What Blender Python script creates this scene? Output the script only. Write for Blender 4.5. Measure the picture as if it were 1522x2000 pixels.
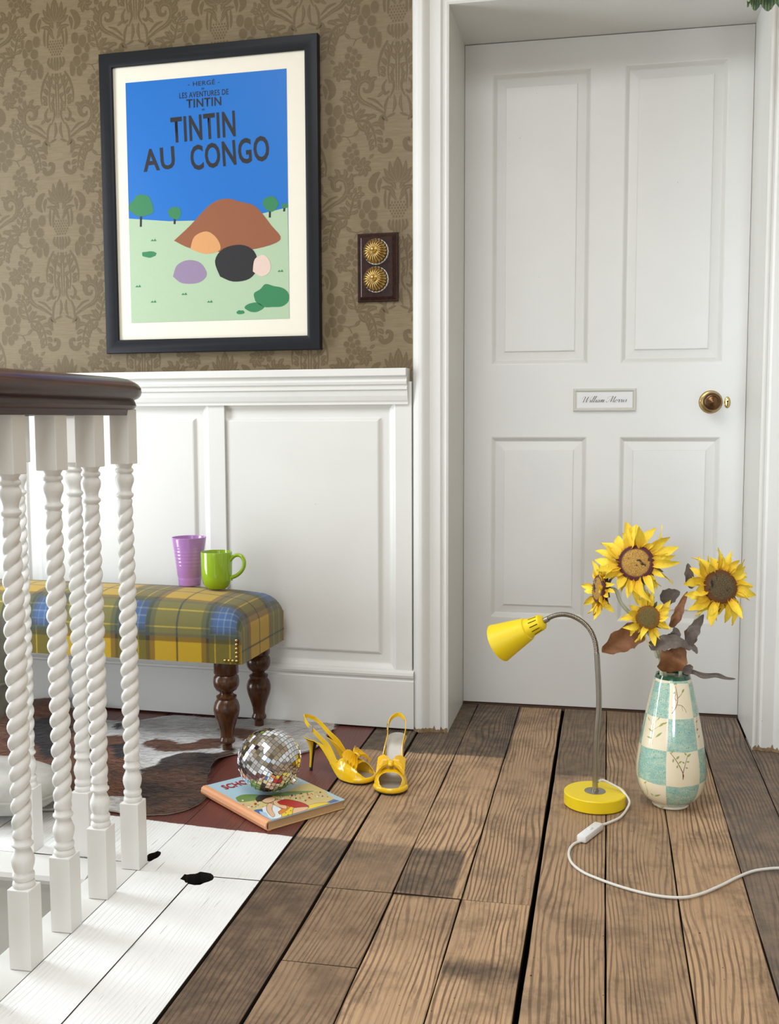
import bpy, bmesh, math, random
from mathutils import Vector, Matrix
from math import pi, sin, cos, sqrt, atan2, radians

for o in list(bpy.data.objects): bpy.data.objects.remove(o, do_unlink=True)
scene = bpy.context.scene
COL = scene.collection
random.seed(7)

# ------------------------------------------------------------------ camera
FPX, PITCH, YAW, ROLL, CH = 2045.3, .08873, .20493, -.00353, .86
FW = Vector((-sin(YAW)*cos(PITCH), cos(YAW)*cos(PITCH), -sin(PITCH)))
_r = Vector((cos(YAW), sin(YAW), 0)); _u = _r.cross(FW)
RT = _r*cos(ROLL) + _u*sin(ROLL); UP = _u*cos(ROLL) - _r*sin(ROLL)
CAM = Vector((0, 0, CH))
cd = bpy.data.cameras.new('camera'); cam = bpy.data.objects.new('camera', cd); COL.objects.link(cam)
cd.sensor_fit = 'HORIZONTAL'; cd.sensor_width = 36; cd.lens = FPX/1522*36
cd.clip_start = .02
M = Matrix((RT, UP, -FW)).transposed().to_4x4(); M.translation = CAM
cam.matrix_world = M
scene.camera = cam
cd.dof.use_dof = False

# ------------------------------------------------------------------ light
w = bpy.data.worlds.new('sky'); scene.world = w; w.use_nodes = True
bg = w.node_tree.nodes['Background']; bg.inputs[0].default_value = (.78, .88, 1, 1); bg.inputs[1].default_value = 1.0
def area(name, loc, target, sx, sy, power, col):
    l = bpy.data.lights.new(name, 'AREA'); l.shape = 'RECTANGLE'; l.size = sx; l.size_y = sy
    l.energy = power; l.color = col
    o = bpy.data.objects.new(name, l); COL.objects.link(o); o.location = loc
    o.rotation_euler = (Vector(target)-Vector(loc)).to_track_quat('-Z', 'Y').to_euler()
    return o
# daylight in the tall stair window (left wall) and down the landing from the far window behind the photographer
WY0, WY1, WZ0, WZ1, WX = 1.65, 2.35, .0, 2.10, -2.42
area('daylight_stair_window', (WX-.03, (WY0+WY1)/2, (WZ0+WZ1)/2), (0, (WY0+WY1)/2, (WZ0+WZ1)/2), WY1-WY0-.06, WZ1-WZ0-.06, 43, (.87, .94, 1))
lw = area('daylight_landing_window', (.45, -1.53, 1.05), (.38, 3.1, .95), .7, 1.1, 2.2, (.82, .91, 1)); lw.data.spread = radians(30)
area('added_hall_fill', (-.85, -1.53, 1.25), (-.75, 3, 1.0), 1.5, 1.8, 19, (1, .99, .97))  # unseen soft source added behind the camera as front fill
area('added_overhead_fill', (-.75, .75, 2.56), (-.75, .751, 0), 1.5, 1.5, 52, (.95, .97, 1))  # unseen overhead lamp added to lift the floor against the walls
vs = scene.view_settings
vs.view_transform = 'Standard'; vs.look = 'None'; vs.gamma = 1; vs.use_curve_mapping = False
vs.exposure = -0.09

# ------------------------------------------------------------------ pixel -> place helpers (photo frame 1522 x 2000)
def ray(x, y): return RT*((x-761)/FPX) - UP*((y-1000)/FPX) + FW
def fl(x, y, z=0.):
    d = ray(x, y); return CAM + d*((z-CH)/d.z)
def plane(x, y, p0, n):
    d = ray(x, y); return CAM + d*((Vector(p0)-CAM).dot(n)/d.dot(n))
def py(x, y, Y): return plane(x, y, (0, Y, 0), Vector((0, 1, 0)))
# wallpapered wall: foot point and direction (it runs 2.5 degrees off the door wall)
WA = -.0438
W0 = Vector((-.511, 2.808, 0)); WD = Vector((cos(WA), sin(WA), 0)); WN = Vector((-sin(WA), cos(WA), 0))
def wl(x, y, off=0.):
    q = plane(x, y, W0-WN*off, WN); return (q-W0).dot(WD), q.z

# ------------------------------------------------------------------ mesh helpers
class MB:
    def __init__(s): s.v = []; s.f = []; s.uv = None
    def add(s, vs, fs):
        n = len(s.v); s.v += [tuple(v) for v in vs]; s.f += [tuple(i+n for i in f) for f in fs]; return s
    def box(s, a, b, M=None):
        x0, y0, z0 = a; x1, y1, z1 = b
        v = [(x0,y0,z0),(x1,y0,z0),(x1,y1,z0),(x0,y1,z0),(x0,y0,z1),(x1,y0,z1),(x1,y1,z1),(x0,y1,z1)]
        if M: v = [M@Vector(p) for p in v]
        return s.add(v, [(0,3,2,1),(4,5,6,7),(0,1,5,4),(1,2,6,5),(2,3,7,6),(3,0,4,7)])
    def cbox(s, a, b, c=.003):
        """box with chamfered edges"""
        bm = bmesh.new(); bmesh.ops.create_cube(bm, size=1)
        A = Vector(a); B = Vector(b)
        for v in bm.verts: v.co = Vector([(A[i]+B[i])/2+v.co[i]*(B[i]-A[i]) for i in range(3)])
        bmesh.ops.bevel(bm, geom=bm.edges[:], offset=c, segments=2, affect='EDGES', profile=.5)
        bm.verts.index_update(); s.add([v.co[:] for v in bm.verts], [[v.index for v in f.verts] for f in bm.faces]); bm.free(); return s
    def lathe(s, prof, seg=32, M=None, close=True):
        """prof: list of (r,z) bottom to top"""
        n = len(prof); vs = []
        for r, z in prof:
            for k in range(seg):
                a = 2*pi*k/seg; vs.append(Vector((r*cos(a), r*sin(a), z)))
        fs = [(i*seg+k, i*seg+(k+1)%seg, (i+1)*seg+(k+1)%seg, (i+1)*seg+k) for i in range(n-1) for k in range(seg)]
        if close:
            if prof[0][0] > 1e-6: fs.append(tuple(reversed(range(seg))))
            if prof[-1][0] > 1e-6: fs.append(tuple(range((n-1)*seg, n*seg)))
        if M: vs = [M@v for v in vs]
        return s.add(vs, fs)
    def tube(s, path, rad, seg=10, cap=True, up=Vector((0,0,1)), flat=1.):
        P = [Vector(p) for p in path]; n = len(P); R = rad if isinstance(rad, (list, tuple)) else [rad]*n
        vs = []; T = None; N = None
        for i in range(n):
            t = (P[min(i+1, n-1)]-P[max(i-1, 0)]).normalized()
            if N is None:
                N = up - t*up.dot(t)
                if N.length < 1e-3: N = Vector((1,0,0)) - t*t.x
                N.normalize()
            else:
                N = (N - t*N.dot(t)).normalized()
            B = t.cross(N)
            for k in range(seg):
                a = 2*pi*k/seg; vs.append(P[i] + N*(cos(a)*R[i]*flat) + B*(sin(a)*R[i]))
        fs = [(i*seg+k, i*seg+(k+1)%seg, (i+1)*seg+(k+1)%seg, (i+1)*seg+k) for i in range(n-1) for k in range(seg)]
        if cap: fs += [tuple(reversed(range(seg))), tuple(range((n-1)*seg, n*seg))]
        return s.add(vs, fs)
    def sweep(s, path, prof, closed_prof=True, cap=True):
        """prof (a,z): a to the right of travel direction; path horizontal-ish"""
        P = [Vector(p) for p in path]; n = len(P); m = len(prof); vs = []
        for i in range(n):
            d0 = (P[i]-P[max(i-1,0)]); d1 = (P[min(i+1,n-1)]-P[i])
            d0 = d0.normalized() if d0.length > 1e-9 else d1.normalized(); d1 = d1.normalized() if d1.length > 1e-9 else d0
            t = (d0+d1).normalized(); k = 1/max(.3, t.dot(d0))
            r = Vector((t.y, -t.x, 0))*k
            for a, z in prof: vs.append(P[i]+r*a+Vector((0,0,z)))
        J = m if closed_prof else m-1
        fs = [(i*m+j, (i+1)*m+j, (i+1)*m+(j+1)%m, i*m+(j+1)%m) for i in range(n-1) for j in range(J)]
        if cap and closed_prof: fs += [tuple(range(m)), tuple(reversed(range((n-1)*m, n*m)))]
        return s.add(vs, fs)
    def rings(s, x0, x1, z0, z1, R, M=None):
        """concentric rectangular mouldings in XZ, facing -Y; R list of (inset, depth into +Y)"""
        vs = []; fs = []
        for ins, d in R:
            vs += [Vector((x0+ins, d, z0+ins)), Vector((x1-ins, d, z0+ins)), Vector((x1-ins, d, z1-ins)), Vector((x0+ins, d, z1-ins))]
        for i in range(len(R)-1):
            for k in range(4): fs.append((i*4+k, i*4+(k+1)%4, i*4+4+(k+1)%4, i*4+4+k))
        b = (len(R)-1)*4; fs.append((b, b+1, b+2, b+3))
        if M: vs = [M@v for v in vs]
        return s.add(vs, fs)
    def extr(s, poly, y0, y1, M=None):
        """polygon in (x,z) extruded from y0 to y1"""
        n = len(poly); vs = [Vector((x, y0, z)) for x, z in poly]+[Vector((x, y1, z)) for x, z in poly]
        fs = [tuple(range(n)), tuple(reversed(range(n, 2*n)))]+[(k, k+n, (k+1)%n+n, (k+1)%n) for k in range(n)]
        if M: vs = [M@v for v in vs]
        return s.add(vs, fs)
    def build(s, name, mat, parent=None, smooth=None, M=None, recalc=True):
        me = bpy.data.meshes.new(name); me.from_pydata([tuple(v) for v in s.v], [], s.f); 
        if M: me.transform(M)
        if recalc:
            bm = bmesh.new(); bm.from_mesh(me); bmesh.ops.recalc_face_normals(bm, faces=bm.faces); bm.to_mesh(me); bm.free()
        return link(name, me, mat, parent, smooth)
def link(name, me, mat, parent=None, smooth=None):
    if mat and not me.materials: me.materials.append(mat)
    o = bpy.data.objects.new(name, me); COL.objects.link(o)
    if parent: o.parent = parent
    if smooth is not None:
        for p in me.polygons: p.use_smooth = True
        if smooth < 179: me.set_sharp_from_angle(angle=radians(smooth))
    return o
def tag(o, label, cat, group=None):
    o['label'] = label; o['category'] = cat
    if group: o['group'] = group
    return o
def struct(o): o['kind'] = 'structure'; return o
def thing(name, label, cat, loc=(0,0,0), rz=0., group=None):
    o = bpy.data.objects.new(name, None); COL.objects.link(o); o.location = loc; o.rotation_euler = (0,0,rz); o.empty_display_size = .05
    return tag(o, label, cat, group)
def inst(name, src, parent=None, M=None):
    o = src.copy(); o.name = name; COL.objects.link(o)
    if parent: o.parent = parent
    if M: o.matrix_local = M
    return o
def T(x, y=0, z=0): return Matrix.Translation(Vector((x, y, z)) if not isinstance(x, Vector) else x)
def RX(a): return Matrix.Rotation(a, 4, 'X')
def RY(a): return Matrix.Rotation(a, 4, 'Y')
def RZ(a): return Matrix.Rotation(a, 4, 'Z')
def frame(o, x, y, z):
    M = Matrix((Vector(x), Vector(y), Vector(z))).transposed().to_4x4(); M.translation = Vector(o); return M
def spline(pts, n=8):
    """Catmull-Rom through points (tuples of any size)"""
    P = [tuple(p) for p in pts]; P = [P[0]]+P+[P[-1]]; out = []
    for i in range(1, len(P)-2):
        for k in range(n):
            t = k/n; a, b, c, d = P[i-1], P[i], P[i+1], P[i+2]
            out.append(tuple(.5*(2*b[j]+(c[j]-a[j])*t+(2*a[j]-5*b[j]+4*c[j]-d[j])*t*t+(3*b[j]-a[j]-3*c[j]+d[j])*t**3) for j in range(len(b))))
    out.append(P[-2]); return out
def text_mesh(txt, size=1., shear=0., align='CENTER', bold=0., space=1.):
    c = bpy.data.curves.new('t', 'FONT'); c.body = txt; c.size = size; c.shear = shear; c.align_x = align; c.offset = bold; c.space_character = space
    c.resolution_u = 3
    o = bpy.data.objects.new('t', c); COL.objects.link(o)
    dg = bpy.context.evaluated_depsgraph_get(); me = bpy.data.meshes.new_from_object(o.evaluated_get(dg))
    bpy.data.objects.remove(o); bpy.data.curves.remove(c)
    me.materials.clear(); return me

# ------------------------------------------------------------------ material helpers
def srgb(r, g, b):
    f = lambda c: (c/255/12.92) if c <= 10 else ((c/255+.055)/1.055)**2.4
    return (f(r), f(g), f(b), 1)
class NT:
    def __init__(s, name):
        s.m = bpy.data.materials.new(name); s.m.use_nodes = True; s.t = s.m.node_tree; s.n = s.t.nodes
        s.p = s.n['Principled BSDF']
    def node(s, typ, **kw):
        n = s.n.new(typ)
        for k, v in kw.items(): setattr(n, k, v)
        return n
    def link(s, a, b): s.t.links.new(a, b)
    def val(s, x, sock):
        if hasattr(x, 'is_output'): s.link(x, sock)
        else: sock.default_value = x
    def math(s, op, a, b=0., c=None, clamp=False):
        n = s.node('ShaderNodeMath', operation=op); n.use_clamp = clamp
        s.val(a, n.inputs[0]); s.val(b, n.inputs[1])
        if c is not None: s.val(c, n.inputs[2])
        return n.outputs[0]
    def mix(s, f, a, b, blend='MIX'):
        n = s.node('ShaderNodeMix', data_type='RGBA', blend_type=blend)
        s.val(f, n.inputs[0]); s.val(a, n.inputs[6]); s.val(b, n.inputs[7]); return n.outputs[2]
    def coord(s, which='Object'): return s.node('ShaderNodeTexCoord').outputs[which]
    def pos(s): return s.node('ShaderNodeNewGeometry').outputs['Position']
    def sep(s, v):
        n = s.node('ShaderNodeSeparateXYZ'); s.link(v, n.inputs[0]); return n.outputs
    def comb(s, x, y, z):
        n = s.node('ShaderNodeCombineXYZ')
        for i, q in enumerate((x, y, z)): s.val(q, n.inputs[i])
        return n.outputs[0]
    def mapping(s, v, scale=(1,1,1), loc=(0,0,0)):
        n = s.node('ShaderNodeMapping'); s.link(v, n.inputs[0]); n.inputs['Scale'].default_value = scale; n.inputs['Location'].default_value = loc; return n.outputs[0]
    def noise(s, v, scale, detail=3, rough=.5, dist=0.):
        n = s.node('ShaderNodeTexNoise'); s.link(v, n.inputs['Vector']); n.inputs['Scale'].default_value = scale
        n.inputs['Detail'].default_value = detail; n.inputs['Roughness'].default_value = rough; n.inputs['Distortion'].default_value = dist
        return n.outputs['Fac']
    def ramp(s, f, stops, interp='LINEAR'):
        n = s.node('ShaderNodeValToRGB'); n.color_ramp.interpolation = interp; e = n.color_ramp.elements
        while len(e) < len(stops): e.new(.5)
        for q, (p, c) in zip(e, stops): q.position = p; q.color = c if len(c) == 4 else (*c, 1)
        s.val(f, n.inputs[0]); return n.outputs[0]
    def sstep(s, x, a, b):
        n = s.node('ShaderNodeMapRange', interpolation_type='SMOOTHSTEP'); s.val(x, n.inputs[0])
        n.inputs[1].default_value = a; n.inputs[2].default_value = b; return n.outputs[0]
    def bump(s, h, strength=.3, dist=.002):
        n = s.node('ShaderNodeBump'); n.inputs['Strength'].default_value = strength; n.inputs['Distance'].default_value = dist
        s.link(h, n.inputs['Height']); s.link(n.outputs[0], s.p.inputs['Normal']); return n
    def set(s, color=None, rough=None, metal=None, spec=None, coat=None):
        if color is not None: s.val(color, s.p.inputs['Base Color'])
        if rough is not None: s.val(rough, s.p.inputs['Roughness'])
        if metal is not None: s.val(metal, s.p.inputs['Metallic'])
        if spec is not None: s.val(spec, s.p.inputs['Specular IOR Level'])
        if coat is not None: s.val(coat, s.p.inputs['Coat Weight']); s.p.inputs['Coat Roughness'].default_value = .08
        return s
def plain(name, col, rough=.5, metal=0., var=.06, scale=40, bump=0., coat=None, spec=None):
    """plain coloured material with a little mottling"""
    t = NT(name); v = t.coord('Object'); n = t.noise(v, scale, 3)
    a = tuple(c*(1-var) for c in col[:3])+(1,); b = tuple(min(1, c*(1+var)) for c in col[:3])+(1,)
    t.set(t.mix(n, a, b), rough, metal, spec, coat)
    if bump: t.bump(n, bump, .001)
    return t.m
def paint(name, col, rough=.42, streak=(1, 1, .12)):
    """brushed gloss paint on wood"""
    t = NT(name); v = t.coord('Object')
    n = t.noise(t.mapping(v, streak), 160, 4, .6); m = t.noise(v, 3.2, 3)
    c = t.mix(t.sstep(m, .3, .75), col, tuple(x*.955 for x in col[:3])+(1,))
    sp = t.sstep(t.noise(v, 95, 2, .7), .76, .80)
    c = t.mix(t.math('MULTIPLY', sp, .5), c, (.22, .19, .15, 1))
    t.set(c, rough); t.bump(n, .12, .0012)
    return t.m
WHITE = srgb(221, 220, 215)
m_white = paint('white_gloss_paint', WHITE)
m_white_h = paint('white_gloss_paint_horizontal', WHITE, streak=(.12, 1, 1))
m_bal = paint('white_baluster_paint', srgb(240, 239, 235), .38)
m_dark = plain('dark_void_shade', (.012, .010, .008, 1), .95)  # near-black colour stands in for shade in gaps, holes and slots
m_plaster = plain('ceiling_plaster', srgb(214, 202, 180), .9, scale=8)
m_walls = plain('beige_papered_wall', srgb(168, 150, 118), .8, scale=8)
# ================================================================== FLOOR
def wood_nodes(t, tan, dark):
    v = t.coord('Object'); x, y, z = t.sep(v)
    rnd = t.node('ShaderNodeObjectInfo').outputs['Random']
    off = t.math('MULTIPLY', rnd, 17.)
    gx = t.math('ADD', x, off)
    n1 = t.noise(t.comb(t.math('MULTIPLY', gx, 8.), t.math('MULTIPLY', y, 1.3), off), 1., 2, .5)
    n2 = t.noise(t.comb(t.math('MULTIPLY', gx, 45.), t.math('MULTIPLY', y, 7.), off), 1., 2, .5)
    ph = t.math('ADD', t.math('ADD', t.math('MULTIPLY', x, 690.), t.math('MULTIPLY', n1, 62.)), t.math('MULTIPLY', n2, 4.6))
    ring = t.math('MULTIPLY_ADD', t.math('SINE', ph), .5, .5)
    fib = t.noise(t.comb(t.math('MULTIPLY', x, 700.), t.math('MULTIPLY', y, 9.), off), 1., 3, .6)
    big = t.noise(t.comb(t.math('MULTIPLY', gx, 9.), t.math('MULTIPLY', y, 2.2), off), 1., 4, .6)
    line = t.math('MULTIPLY', t.sstep(ring, .52, .97), t.math('MULTIPLY_ADD', t.sstep(big, .34, .62), .85, .15))
    c = t.mix(t.math('MULTIPLY', line, .8), tan, dark)
    c = t.mix(t.math('MULTIPLY', t.sstep(fib, .45, .75), .3), c, tuple(k*.6 for k in dark[:3])+(1,))
    tone = t.math('MULTIPLY_ADD', big, .8, .60)
    c = t.mix(1., c, t.comb(tone, tone, tone), 'MULTIPLY')
    return v, x, y, rnd, line, fib, big, c
def box_mask(t, x, y, x0, x1, y0, y1, sy=.012):
    a = t.math('MULTIPLY', t.sstep(x, x0-.002, x0+.002), t.math('SUBTRACT', 1., t.sstep(x, x1-.002, x1+.002)))
    b = t.math('MULTIPLY', t.sstep(y, y0-sy, y0+sy), t.math('SUBTRACT', 1., t.sstep(y, y1-sy, y1+sy)))
    return t.math('MULTIPLY', a, b)
def wood_floor():
    t = NT('worn_pine_boards')
    v, x, y, rnd, line, fib, big, c = wood_nodes(t, srgb(192, 158, 122), srgb(88, 64, 45))
    c = t.mix(t.math('MULTIPLY', rnd, .32), c, srgb(122, 102, 82))
    dirt = t.noise(v, 9, 5, .7); c = t.mix(t.math('MULTIPLY', t.sstep(dirt, .44, .68), .5), c, srgb(84, 68, 54))
    d2 = t.noise(t.comb(t.math('MULTIPLY', x, 60.), t.math('MULTIPLY', y, 12.), rnd), 1., 4, .7); c = t.mix(t.math('MULTIPLY', t.sstep(d2, .52, .72), .45), c, srgb(70, 54, 42))
    en = t.math('MULTIPLY_ADD', t.noise(v, 38, 4, .7), .045, -.022)
    yy = t.math('ADD', y, en)
    pat = t.noise(v, 26, 4, .65)
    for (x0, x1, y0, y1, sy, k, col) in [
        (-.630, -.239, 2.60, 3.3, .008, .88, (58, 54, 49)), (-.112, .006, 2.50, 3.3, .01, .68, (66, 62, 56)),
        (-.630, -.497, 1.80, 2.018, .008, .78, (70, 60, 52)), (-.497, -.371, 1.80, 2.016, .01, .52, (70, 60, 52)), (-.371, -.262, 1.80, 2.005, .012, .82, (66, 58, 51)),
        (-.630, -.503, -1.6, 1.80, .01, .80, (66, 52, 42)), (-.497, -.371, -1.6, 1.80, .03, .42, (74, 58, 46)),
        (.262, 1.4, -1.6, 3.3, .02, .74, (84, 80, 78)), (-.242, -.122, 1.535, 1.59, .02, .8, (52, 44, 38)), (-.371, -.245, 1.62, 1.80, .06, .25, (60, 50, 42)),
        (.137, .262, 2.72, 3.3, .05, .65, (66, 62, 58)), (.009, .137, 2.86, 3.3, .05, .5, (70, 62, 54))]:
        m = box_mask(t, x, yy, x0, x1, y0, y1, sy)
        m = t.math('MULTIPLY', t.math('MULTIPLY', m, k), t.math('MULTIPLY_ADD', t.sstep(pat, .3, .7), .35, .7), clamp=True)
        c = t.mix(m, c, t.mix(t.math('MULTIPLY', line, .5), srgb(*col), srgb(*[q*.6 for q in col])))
    # nail holes, worm holes and red paint specks
    sp = t.math('MAXIMUM', t.sstep(t.noise(v, 120, 1, .5), .775, .80), t.sstep(t.noise(t.mapping(v, (1, .5, 1)), 48, 2, .5), .80, .815))
    c = t.mix(sp, c, (.02, .014, .01, 1))
    ws = t.sstep(t.noise(v, 150, 1, .5), .80, .83); c = t.mix(t.math('MULTIPLY', ws, .6), c, (.45, .42, .36, 1))
    t.set(c, t.math('MULTIPLY_ADD', fib, .3, .42), spec=.35)
    h = t.math('ADD', t.math('MULTIPLY', line, -.6), t.math('MULTIPLY', fib, .35)); h = t.math('SUBTRACT', h, t.math('MULTIPLY', sp, 1.5))
    t.bump(h, .55, .0025)
    return t.m
def painted_floor():
    t = NT('white_and_oxblood_painted_boards')
    v, x, y, rnd, line, fib, big, c = wood_nodes(t, srgb(150, 110, 80), srgb(92, 68, 46))
    edge = t.math('SUBTRACT', y, t.math('MULTIPLY_ADD', x, -.085, 1.958))
    edge = t.math('ADD', edge, t.math('MULTIPLY_ADD', t.noise(v, 60, 2), .008, -.004))
    red = t.sstep(edge, -.0015, .0015)
    wc = t.mix(t.math('MULTIPLY', line, .10), srgb(244, 244, 242), srgb(200, 196, 188))
    rc = t.mix(t.math('MULTIPLY', line, .4), srgb(112, 60, 52), srgb(78, 42, 38))
    rc = t.mix(t.sstep(big, .4, .7), rc, srgb(98, 58, 52))
    pc = t.mix(red, wc, rc)
    crack = t.math('MULTIPLY', t.sstep(t.noise(t.comb(t.math('MULTIPLY', x, 420.), t.math('MULTIPLY', y, 9.), rnd), 1., 2), .70, .73), .8)
    chip = t.sstep(t.noise(v, 85, 3, .6), .735, .75)
    pc = t.mix(t.math('MULTIPLY', t.math('MAXIMUM', crack, chip), t.math('SUBTRACT', .85, t.math('MULTIPLY', red, .4))), pc, srgb(92, 80, 68))
    t.set(pc, .38)
    h = t.math('ADD', t.math('MULTIPLY', line, -.7), t.math('MULTIPLY', fib, .5)); h = t.math('SUBTRACT', h, t.math('MULTIPLY', chip, 1.))
    t.bump(h, .55, .002)
    return t.m
m_wood = wood_floor(); m_pboard = painted_floor(); m_bside = plain('dusty_board_edge', srgb(58, 44, 33), .9, var=.4, scale=60)
WELL_X, WELL_Y = -.948, 1.772          # stair opening: x < WELL_X and y < WELL_Y
floor = struct(MB().box((-2.42, WELL_Y+.05, -.16), (WELL_X+.04, 3.5, -.10)).box((WELL_X+.04, -1.55, -.16), (1.3, 3.5, -.10)).build('floor', m_dark))
def cut(me, cutters):
    o = bpy.data.objects.new('b', me); COL.objects.link(o); cs = []
    for mb in cutters:
        c = mb.build('cutter', m_dark); cs.append(c); m = o.modifiers.new('b', 'BOOLEAN'); m.object = c; m.operation = 'DIFFERENCE'; m.solver = 'EXACT'; m.material_mode = 'TRANSFER'
    dg = bpy.context.evaluated_depsgraph_get(); dg.update(); r = bpy.data.meshes.new_from_object(o.evaluated_get(dg))
    bpy.data.objects.remove(o)
    for c in cs: bpy.data.objects.remove(c)
    return r
def hole(cx, cy, a, b, seed):
    random.seed(seed); n = 18; top = []; 
    for k in range(n):
        q = 2*pi*k/n; r = 1+random.uniform(-.14, .14); top.append((cx+a*r*cos(q), cy+b*r*sin(q)))
    mb = MB(); n0 = [(x, y, -.2) for x, y in top]+[(x, y, .05) for x, y in top]
    mb.add(n0, [tuple(reversed(range(n))), tuple(range(n, 2*n))]+[(k, (k+1)%n, (k+1)%n+n, k+n) for k in range(n)])
    return mb
HOLES = [(-.743, 1.787, .029, .027), (-.869, 1.866, .012, .024)]
def board(x0, x1, y0, y1, mat, gl=.0007, gr=.0007, seed=0):
    random.seed(seed); n = max(3, int((y1-y0)/.09)); t = .022; c = .0005 if mat is m_pboard else .0011
    if mat is m_pboard: gl, gr = min(gl, .0002), gr if gr > .0025 else .0002
    dz = random.uniform(-.0012, .0008); ta = random.uniform(-.0015, .0015)
    vs = []; fs = []
    wl_ = random.uniform(0, 6); wr_ = random.uniform(0, 6)
    for i in range(n+1):
        y = y0+(y1-y0)*i/n
        if i == 0: y += .0012
        if i == n: y -= .0012
        pk = .4 if mat is m_pboard else 1.; jl = pk*(random.uniform(0, .0012)+.0004*sin(y*9+wl_)); jr = pk*(random.uniform(0, .0012)+.0004*sin(y*8+wr_))
        L = x0+gl+jl; R_ = x1-gr-jr; zl = dz-ta*.5; zr = dz+ta*.5
        vs += [(L, y, -t), (L, y, zl-c), (L+c, y, zl), (R_-c, y, zr), (R_, y, zr-c), (R_, y, -t)]
    for i in range(n):
        for j in range(5): fs.append((i*6+j, i*6+j+1, i*6+6+j+1, i*6+6+j))
        fs.append((i*6+5, i*6, i*6+6, i*6+11))
    fs += [(0,1,2,3,4,5), tuple(reversed(range(n*6, n*6+6)))]
    me = bpy.data.meshes.new('floor_board'); me.from_pydata(vs, [], fs)
    bm = bmesh.new(); bm.from_mesh(me); bmesh.ops.recalc_face_normals(bm, faces=bm.faces); bm.to_mesh(me); bm.free()
    me.materials.append(mat); me.materials.append(m_bside)
    for p in me.polygons: p.material_index = 1 if abs(p.normal.z) < .35 else 0
    hs = [h for h in HOLES if x0-h[2] < h[0] < x1+h[2] and y0-h[3] < h[1] < y1+h[3]]
    if hs: me = cut(me, [hole(*h, seed=5) for h in hs])
    return link('floor_board', me, mat, floor)
sd = 0
def run(x0, x1, ys, mat, **k):
    global sd
    for a, b in zip(ys[:-1], ys[1:]): sd += 1; board(x0, x1, a, b, mat, seed=sd, **k)
run(-.871, -.752, [-1.5, .4, 1.80, 3.1], m_pboard); run(-.752, -.622, [-1.5, -.2, 1.80, 3.1], m_pboard, gr=.0026)
run(-.622, -.500, [-1.5, .2, 1.806, 3.1], m_wood, gl=.0014, gr=.0030); run(-.500, -.371, [-1.5, 1.533, 1.80, 3.1], m_wood, gl=.0020)
run(-.371, -.245, [-1.5, .5, 1.80, 3.1], m_wood); run(-.245, -.117, [-1.5, .3, 1.80, 3.1], m_wood, gr=.0038)
run(-.117, .009, [-1.5, .8, 3.1], m_wood, gl=.0040); run(.009, .137, [-1.5, .6, 3.1], m_wood); run(.137, .261, [-1.5, .9, 3.1], m_wood)
run(.261, .376, [-1.5, 1.1, 3.1], m_wood); run(.376, .50, [-1.5, .7, 2.9], m_wood)
for k in range(6): run(.50+.125*k, .625+.125*k, [-1.5, .5+.17*(k%3), 2.9], m_wood)
# boards behind the stair opening, running to the panelled wall
xs = [-.871-.127*k for k in range(13)]
for a, b in zip(xs[1:], xs[:-1]): run(a, b, [WELL_Y+.060, 2.90], m_pboard, gl=.002, gr=.002)
# nosings round the stair opening
nos = lambda a, z: None
def nosing(name, path):
    prof = [(-.074, 0), (-.006, 0), (.006, -.004), (.010, -.012), (.008, -.020), (-.002, -.026), (-.012, -.028), (-.016, -.034), (-.022, -.044), (-.030, -.050), (-.034, -.058), (-.074, -.058)]
    return struct(MB().sweep(path, prof).build(name, m_white, smooth=40))
# profile 'a' points into the opening (right of travel direction)
nosing('trim_1', [(WELL_X+.002, -1.5, 0), (WELL_X+.002, -.5, 0), (WELL_X+.002, .6, 0), (WELL_X+.002, WELL_Y+.058, 0)][::-1])
nosing('trim_2', [(-2.42, WELL_Y-.016, 0), (WELL_X-.006, WELL_Y-.016, 0)])
wall_stair = struct(MB().box((-2.42, WELL_Y+.022, -1.7), (WELL_X+.04, WELL_Y+.05, -.02)).box((WELL_X+.034, -1.5, -1.7), (WELL_X+.06, WELL_Y+.03, -.02)).box((-2.46, -1.5, -1.75), (WELL_X+.06, WELL_Y+.05, -1.7)).build('wall_stairwell', m_white))

# ================================================================== WALLPAPERED WALL
def wallpaper():
    t = NT('beige_wallpaper_ground'); v = t.coord('Object')
    n = t.noise(t.mapping(v, (1, 1, 14)), 22, 4, .65); m = t.noise(t.mapping(v, (6, 1, 60)), 12, 2)
    c = t.mix(t.sstep(n, .3, .7), srgb(110, 95, 69), srgb(122, 107, 81)); c = t.mix(t.math('MULTIPLY', t.sstep(m, .5, .8), .35), c, srgb(124, 108, 80))
    t.set(c, .55, spec=.35); return t.m
def wallprint():
    t = NT('wallpaper_damask_print'); v = t.coord('Object')
    n = t.noise(t.mapping(v, (1, 1, 10)), 30, 4, .6)
    t.set(t.mix(n, srgb(90, 75, 49), srgb(102, 86, 60)), .5, spec=.3); return t.m
m_paper = wallpaper(); m_print = wallprint()
WM = frame(W0, WD, WN, (0, 0, 1))        # wall local: x along wall (negative to the left), y into the wall
wall = struct(MB().box((-2.05, 0, -.02), (.012, .14, 2.55)).build('wall_back', m_paper, M=WM))
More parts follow.
